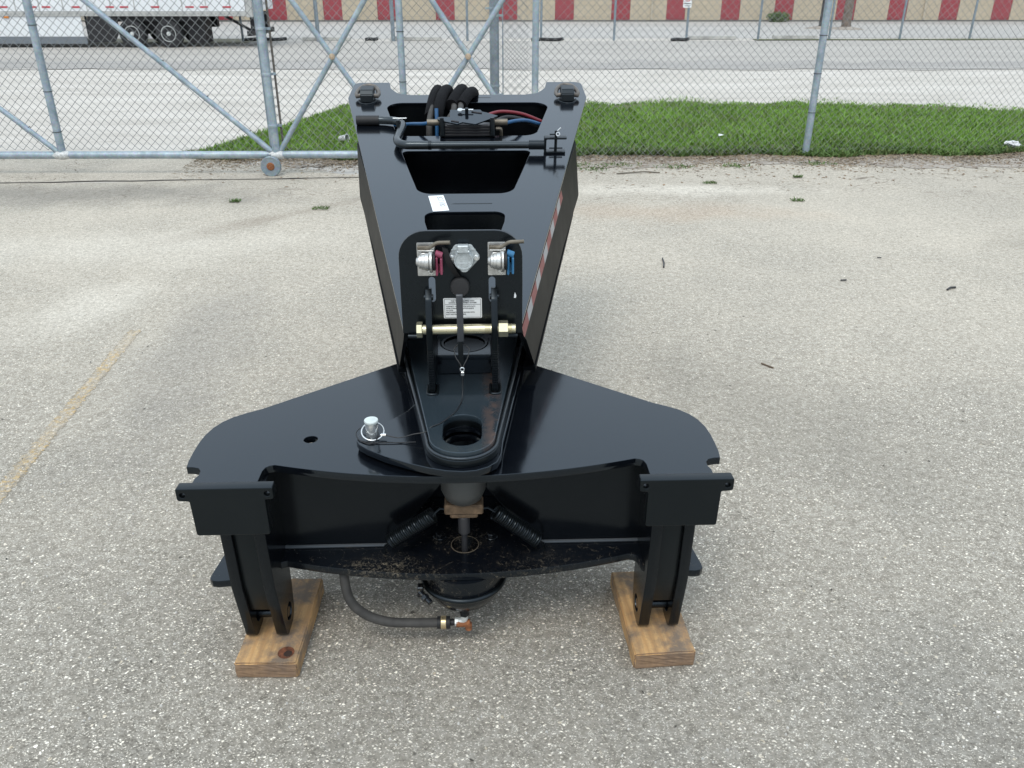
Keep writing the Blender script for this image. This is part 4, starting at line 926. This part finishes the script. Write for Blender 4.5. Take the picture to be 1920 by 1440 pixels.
# notched spacer plate between the lugs, with collar
nb = [(-.060, .505), (-.034, .505), (-.034, .505)]
cxn, cyn, rn = .0155, .585, .068
arcn = [(cxn + rn * cos(a), cyn + rn * sin(a)) for a in [pi + pi * k / 18 for k in range(19)]]
P('spacer_plate', [plate([(-.061, .502), (.0905, .502), (.0905, .62), (cxn + rn, .62)] + list(reversed(arcn)) + [(cxn - rn, .62), (-.061, .62)], (), .014, H(.662), .001), box(-.061, .0905, .504, .514, .612, .654, .0005)], BLACK)
P('collar', [lathe([(.062, .0), (.0665, .0), (.0665, .052), (.060, .052)], Matrix.Translation((cxn, cyn, .612)), 32), torus(Matrix.Translation((cxn, cyn, .664)), .062, .006, 32, 6)], BLACK_SIDE)
P('grease_nipple', [lathe([(.003, 0), (.004, .006), (.0025, .010)], axis((.008, .502, .636), (0, -1, .3)), 10)], STEEL)
# wire bail with ferrule
P('wire_bail', [tube(cat([(-.006, .378, .742), (-.002, .372, .722), (.010, .366, .703), (.012, .364, .692)], 4), .0012, 2), tube(cat([(.034, .378, .742), (.030, .372, .722), (.020, .366, .703), (.015, .364, .692)], 4), .0012, 2), tube(cat([(-.006, .378, .742), (.012, .392, .752), (.034, .378, .742)], 4), .0012, 2)], simple('thin_grey_cable', (.05, .05, .05), .5, .3))
P('ferrule', [box(.011, .019, .359, .366, .672, .684, .0015), torus(axis((.0145, .3625, .690), (0, 1, 0)), .005, .0016, 16, 5)], STEEL)

# D rings on the rear ears
for s in (-1, 1):
    c = s * .433; dr = empty('d_ring'); dr.parent = gn
    dr['label'] = 'bare steel D ring in its strap on the %s rear ear' % ('left' if s < 0 else 'right')
    strap = []
    prof = [(2.160, 0), (2.166, .030), (2.180, .047), (2.230, .050), (2.245, .030), (2.250, 0)]
    v = []; 
    for uo in (-.028, .028):
        for y, h in prof: v.append(tuple(PN(c + uo, y, h + .0005)))
    n_ = len(prof); f = [tuple(range(n_)), tuple(range(2 * n_ - 1, n_ - 1, -1))] + [(i, i + n_, (i + 1) % n_ + n_, (i + 1) % n_) for i in range(n_)]
    me = raw(v, f); bm = bmesh.new(); bm.from_mesh(me); bmesh.ops.recalc_face_normals(bm, faces=bm.faces[:]); bmesh.ops.bevel(bm, geom=bm.edges[:], offset=.003, segments=2, affect='EDGES'); bm.to_mesh(me); bm.free()
    part('strap', [me], BLACK_MATT, dr)
    ctr = PN(c, 2.205, .020); e = []
    ring = []
    for k in range(25):
        a = pi * k / 24; ring.append(tuple(PN(c - .047 * cos(a) * 1.0, 2.205 + .075 * sin(a), .020 + .014 * sin(a))))
    ring = [tuple(PN(c + .02, 2.205, .020))] and ring
    part('ring', [tube([tuple(PN(c - .030, 2.190, .020))] + [tuple(PN(c - .044, 2.188, .018))] + ring + [tuple(PN(c + .044, 2.188, .018)), tuple(PN(c + .030, 2.190, .020))], .0095, 5)], simple('bare_forged_steel', (.13, .115, .10), .42, .5, .3, 40), dr)
    part('weld_bead', [tube([tuple(PN(c + .037 * cos(a), 2.190 + .055 * sin(a), .001)) for a in [pi + pi * k / 12 for k in range(13)]], .0035, 2)], BLACK_MATT, dr)

# paper sticker with pen writing
SF = MP @ Matrix.Translation((0, 0, .0008))
def pu(x, y): return (x - XC, vy(y))
st = P('paper_tag', [plate([pu(-.111, 1.231), pu(-.090, 1.114), pu(-.037, 1.121), pu(-.060, 1.236)][::-1], (), .0006, SF, .0001)], WHITE, label='white paper tag with handwritten number')
a0 = Vector(pu(-.075, 1.225)); a1 = Vector(pu(-.056, 1.126)); dv2 = (a1 - a0).normalized()
TM = MP @ Matrix.Translation((a0.x - .001, a0.y, .0014)) @ Matrix.Rotation(math.atan2(dv2.y, dv2.x), 4, 'Z') @ Matrix.Translation((0, -.006, 0))
P('tag_writing', [text_mesh('827100', .027, TM, space=.98)], INKGREY, parent=st)
for (x0, x1, y_) in ((-.05, .09, 1.170), (.02, .10, 2.215)):
    P('scribed_mark', [raw([tuple(PN(x0, y_, .0006)), tuple(PN(x1, y_, .0006)), tuple(PN(x1, y_ + .004, .0006)), tuple(PN(x0 + .02, y_ + .004, .0006))], [(0, 1, 2, 3)])], BLACK_MATT)

# valve block on the panel with air lines and hose bundle
vb = empty('air_valve_block'); vb.parent = gn; vb['label'] = 'black ribbed air valve block with arrow shaped cover plate and stub pipes'
body = [box(-.070, .106, 1.755, 1.83, 1.045 + k * .0108, 1.0535 + k * .0108, .001) for k in range(4)] + [box(-.062, .100, 1.763, 1.82, 1.044, 1.088, .001)]
part('ribbed_body', body, simple('black_anodised', (.008, .008, .010), .35), vb)
for q in (-.090, .106): part('end_bracket', [box(q, q + .019, 1.752, 1.835, 1.044, 1.108, .002), cyl((q + .0095, 1.750, 1.05), (0, 0, 1), .008, .066, 10)], BLACK_MATT, vb)
cvM = fr((.03, 1.742, 1.094), (1, .0, 0), (0, .92, .39))
part('cover_plate', [plate(rp([(-.128, .030, .003), (-.128, .046, .003), (-.080, .046, .003), (-.080, .098, .006), (.040, .098, .006), (.046, .084), (.062, .078), (.110, .052, .003), (.020, -.006, .004), (-.030, .008), (-.050, -.004, .003), (-.110, .018, .003)], 3), (), .006, cvM, .0008)], PANEL, vb)
part('cover_slot', [tube([tuple(cvM @ Vector(q)) for q in ((.005, .080, .004), (.045, .070, .004))], .0032, 2), tube([tuple(cvM @ Vector(q)) for q in ((-.074, .016, .004), (-.045, .008, .004))], .0032, 2)], INK, vb)
part('linch_pin', [tube([tuple(cvM @ Vector(q)) for q in ((-.048, .078, .014), (.012, .078, .014))], .0034, 3), torus(cvM @ Matrix.Translation((-.040, .078, .014)), .008, .003, 16, 6)], STEEL, vb)
part('lock_stud', [cyl(tuple(cvM @ Vector((-.014, .070, 0))), tuple((cvM.to_3x3() @ Vector((0, 0, 1)))), .007, .026, 12)], BLACK_MATT, vb)
part('pipe_stub', [cyl((-.140, 1.79, 1.093), (1, 0, 0), .0125, .052, 16)], BAREDARK, vb); part('pipe_stub', [cyl((.124, 1.79, 1.093), (1, 0, 0), .0125, .052, 16), tube(fillet3([(.130, 1.78, 1.07), (.150, 1.78, 1.07), (.150, 1.80, 1.03)], .01), .007, 2)], BAREDARK, vb)
def hose(name, pts, r, mat, lab=None): return P(name, [tube(cat(pts, 7), r, 4)], mat, lab)
hose('air_line', [(-.40, 1.99, 1.035), (-.31, 1.95, 1.054), (-.22, 1.90, 1.070), (-.16, 1.82, 1.083), (-.135, 1.795, 1.090)], .0072, BLUEHOSE, 'blue air line at the left of the valve block')
hose('air_line', [(.172, 1.79, 1.090), (.21, 1.82, 1.093), (.26, 1.89, 1.083), (.33, 1.95, 1.055), (.40, 2.00, 1.025)], .0072, BLUEHOSE, 'blue air line at the right of the valve block')
hose('air_line', [(.09, 1.84, 1.110), (.15, 1.90, 1.117), (.24, 1.94, 1.102), (.335, 1.97, 1.063), (.42, 2.00, 1.03)], .0066, REDHOSE, 'red air line')
hose('air_line', [(.115, 1.80, 1.085), (.17, 1.86, 1.100), (.24, 1.90, 1.085), (.32, 1.95, 1.045)], .0085, RUBBER, 'black air line')
hose('air_line', [(-.107, 1.90, 1.13), (-.107, 1.88, 1.07), (-.108, 1.86, .98)], .0075, BLUEHOSE, 'blue line hanging from the hose sleeve')
for i, (x, xt, yt, r) in enumerate([(-.138, -.130, 2.17, .0125), (-.070, -.040, 2.16, .0120), (-.030, -.012, 2.15, .0120)]):
    hose('air_hose', [(x, 1.87, .93), (x, 1.88, 1.06), (xt, 1.94, 1.115), (xt, 2.06, 1.140), (xt + .01, yt, 1.143)], r, RUBBER_DUSTY)
hose('hose_sleeve', [(-.138, 1.93, 1.095), (-.134, 1.98, 1.120), (-.125, 2.10, 1.155), (-.115, 2.27, 1.160), (-.11, 2.37, 1.10), (-.11, 2.39, 1.01)], .0215, SLEEVE)
hose('hose_sleeve', [(-.105, 1.92, 1.090), (-.102, 1.94, 1.115), (-.092, 2.03, 1.150), (-.080, 2.18, 1.166), (-.070, 2.34, 1.135), (-.07, 2.38, 1.02)], .0240, SLEEVE)
hose('hose_sleeve', [(-.050, 1.99, 1.130), (-.030, 2.08, 1.155), (-.012, 2.20, 1.166), (-.005, 2.33, 1.135), (-.005, 2.38, 1.02)], .0255, SLEEVE)
hose('hose_sleeve', [(-.010, 2.00, 1.128), (.010, 2.08, 1.150), (.030, 2.18, 1.158), (.042, 2.30, 1.130), (.045, 2.37, 1.02)], .0240, SLEEVE)

# ---------------------------------------------------------------- things resting on or held by the machine
ck = empty('crank_handle', (-.131, 1.572, 0), YAW, label='black steel crank handle lying across the rear panel, pinned at its right end', cat='crank handle')
hp = [PN(-.445, 1.900, .0185), PN(-.330, 1.898, .0185), PN(-.285, 1.888, .021), PN(-.262, 1.80, .024), PN(-.268, 1.70, .026), PN(-.262, 1.630, .028), PN(-.215, 1.607, .030), PN(-.10, 1.604, .031), PN(.285, 1.602, .031)]
part('grip', [tube([tuple(PN(-.4455, 1.900, .0185)), tuple(PN(-.355, 1.899, .0185))], .0185, 6)], RUBBER, ck)
part('crank_arm', [tube([tuple(q) for q in cat([PN(-.372, 1.899, .0185), PN(-.335, 1.898, .0185), PN(-.285, 1.880, .021), PN(-.255, 1.83, .022), PN(-.262, 1.72, .024), PN(-.262, 1.660, .026), PN(-.235, 1.612, .030), PN(-.180, 1.604, .031), PN(-.13, 1.603, .031)], 7)], .0158, 6)], paint('crank_black_paint', base=(.016, .018, .018), rough=.2, dust=.4), ck)
part('crank_rod', [tube([tuple(PN(-.135, 1.603, .031)), tuple(PN(.24, 1.601, .031))], .0138, 6)], bpy.data.materials['crank_black_paint'], ck)
part('rod_collar', [tube([tuple(PN(-.142, 1.603, .031)), tuple(PN(-.130, 1.603, .031))], .0168, 5)], BLACK_MATT, ck)
part('end_socket', [tube([tuple(PN(.235, 1.601, .031)), tuple(PN(.292, 1.600, .031))], .0178, 6)], BLACK_MATT, ck)
M_cl = fr(tuple(PN(0, 1.60, 0)), (1, 0, 0), (0, -sin(A), cos(A)))
part('clevis', [plate(rp([(.292, .002, .004), (.372, .002), (.372, .008), (.300, .008, .004), (.300, .056, .004), (.374, .056), (.376, .062), (.292, .062, .004)], 3), (), .028, M_cl, .0008)], BLACK_MATT, ck)
part('clevis_pin', [tube([tuple(PN(.336, 1.60, .004)), tuple(PN(.336, 1.60, .085))], .0055, 3), tube([tuple(PN(.312, 1.60, .018)), tuple(PN(.362, 1.60, .018))], .0028, 2), tube([tuple(PN(.312, 1.60, .071)), tuple(PN(.336, 1.60, .071))], .0028, 2)], BLACK_MATT, ck)
part('hitch_ring', [torus(axis(tuple(PN(.342, 1.588, .076)), (0, 1, -.2)), .0062, .0020, 20, 6), tube([tuple(PN(.340, 1.59, .088)), tuple(PN(.352, 1.59, .100))], .0022, 2)], STEEL, ck)
part('cotter_wire', [tube([tuple(PN(-.295, 1.86, .040)), tuple(PN(-.240, 1.86, .040))], .0022, 2)], STEEL, ck)
part('handle_stop', [box(-.262, -.250, 1.79, 1.84, 1.075, 1.102, .002)], BLACK_MATT, ck)

pn = empty('tethered_pin', (-.131, 1.572, 0), YAW, label='bright zinc pin with ring and thin black cable standing on the left horn plate', cat='pin')
px, py = -.209, .220
part('pin_shaft', [lathe([(.0145, .5765), (.0155, .579), (.0155, .618), (.0148, .6205), (.002, .621)], Matrix.Translation((px, py, 0)), 28)], STEEL, pn)
part('pin_head', [lathe([(.0165, .6165), (.0175, .6185), (.0175, .6225), (.0165, .6240), (.002, .6242)], Matrix.Translation((px, py, 0)), 28)], simple('pale_zinc_cap', (.66, .72, .70), .45, .3), pn)
part('pull_ring', [torus(axis((px + .002, py - .002, .592), (.05, -.42, .9)), .0275, .0021, 32, 7)], STEEL, pn)
part('crimp', [box(px + .022, px + .036, py - .016, py - .009, .583, .590, .001, None)], STEEL, pn)
CAB = simple('black_tether_cable', (.012, .012, .013), .45)
part('tether_cable', [tube(cat([(.0145, .3625, .674), (.0150, .360, .648), (.014, .352, .626), (.010, .325, .6125), (-.004, .275, .6122), (-.035, .222, .6120), (-.060, .2, .6118), (-.075, .196, .600), (-.105, .196, .594), (-.140, .198, .584), (px + .036, py - .013, .586)], 7), .0013, 3),
                      tube(cat([(px + .022, py - .013, .586), (px, py - .040, .5785), (px - .030, py - .020, .5785), (px - .042, py + .012, .580), (px - .030, py + .030, .586), (px - .012, py + .02, .592)], 6), .0012, 2),
                      tube(cat([(px - .030, py - .022, .5785), (px, py - .034, .5785), (px + .05, py - .037, .5785), (px + .11, py - .035, .5785)], 6), .0012, 2)], CAB, pn)

# timber blocks
def timber(cx, cy, rz, label, seed):
    w, L_, h = .158, .330, .0495
    bm = bmesh.new(); bmesh.ops.create_cube(bm, size=1)
    for v in bm.verts: v.co = Vector((v.co.x * w, v.co.y * L_, v.co.z * h + h / 2))
    bmesh.ops.bevel(bm, geom=bm.edges[:], offset=.0035, segments=2, affect='EDGES')
    rj = random.Random(seed)
    bmesh.ops.subdivide_edges(bm, edges=[e for e in bm.edges if e.calc_length() > .04], cuts=7, use_grid_fill=True)
    for v in bm.verts: v.co += Vector((rj.uniform(-1, 1), rj.uniform(-1, 1), rj.uniform(-1, .2) if v.co.z > .03 else 0)) * .0011
    me = bpy.data.meshes.new('timber'); bm.to_mesh(me); bm.free(); me.transform(Matrix.Translation((0, 0, 0)))
    o = link('timber_block', me, WOOD); loc = Matrix.Rotation(YAW, 3, 'Z') @ Vector((cx, cy, 0)); o.location = (-.131 + loc.x, 1.572 + loc.y, .004)
    o.rotation_euler = (0, 0, YAW + rz); tag(o, label, 'timber block', 'timber blocks under the hitch frame feet'); return o
t1 = timber(-.486, .160, -.03, 'rough timber block with a dark knot under the left foot of the machine', 1)
t2 = timber(.516, .160, .045, 'pale grained timber block under the right foot of the machine', 2)
kn = bpy.data.meshes.new('kn')
bm = bmesh.new(); bmesh.ops.create_circle(bm, cap_ends=True, segments=18, radius=.021); bm.to_mesh(kn); bm.free()
kn.transform(Matrix.Translation((.044, -.128, .0502))); 
part('knot', [kn], simple('dark_wood_knot', (.13, .045, .02), .7, var=.6, vscale=90, bump=.5), t1)
part('knot', [lathe([(.011, .0503), (.010, .0512), (.002, .0514)], Matrix.Translation((.050, -.132, 0)), 12)], simple('black_knot_core', (.03, .015, .01), .8), t1)
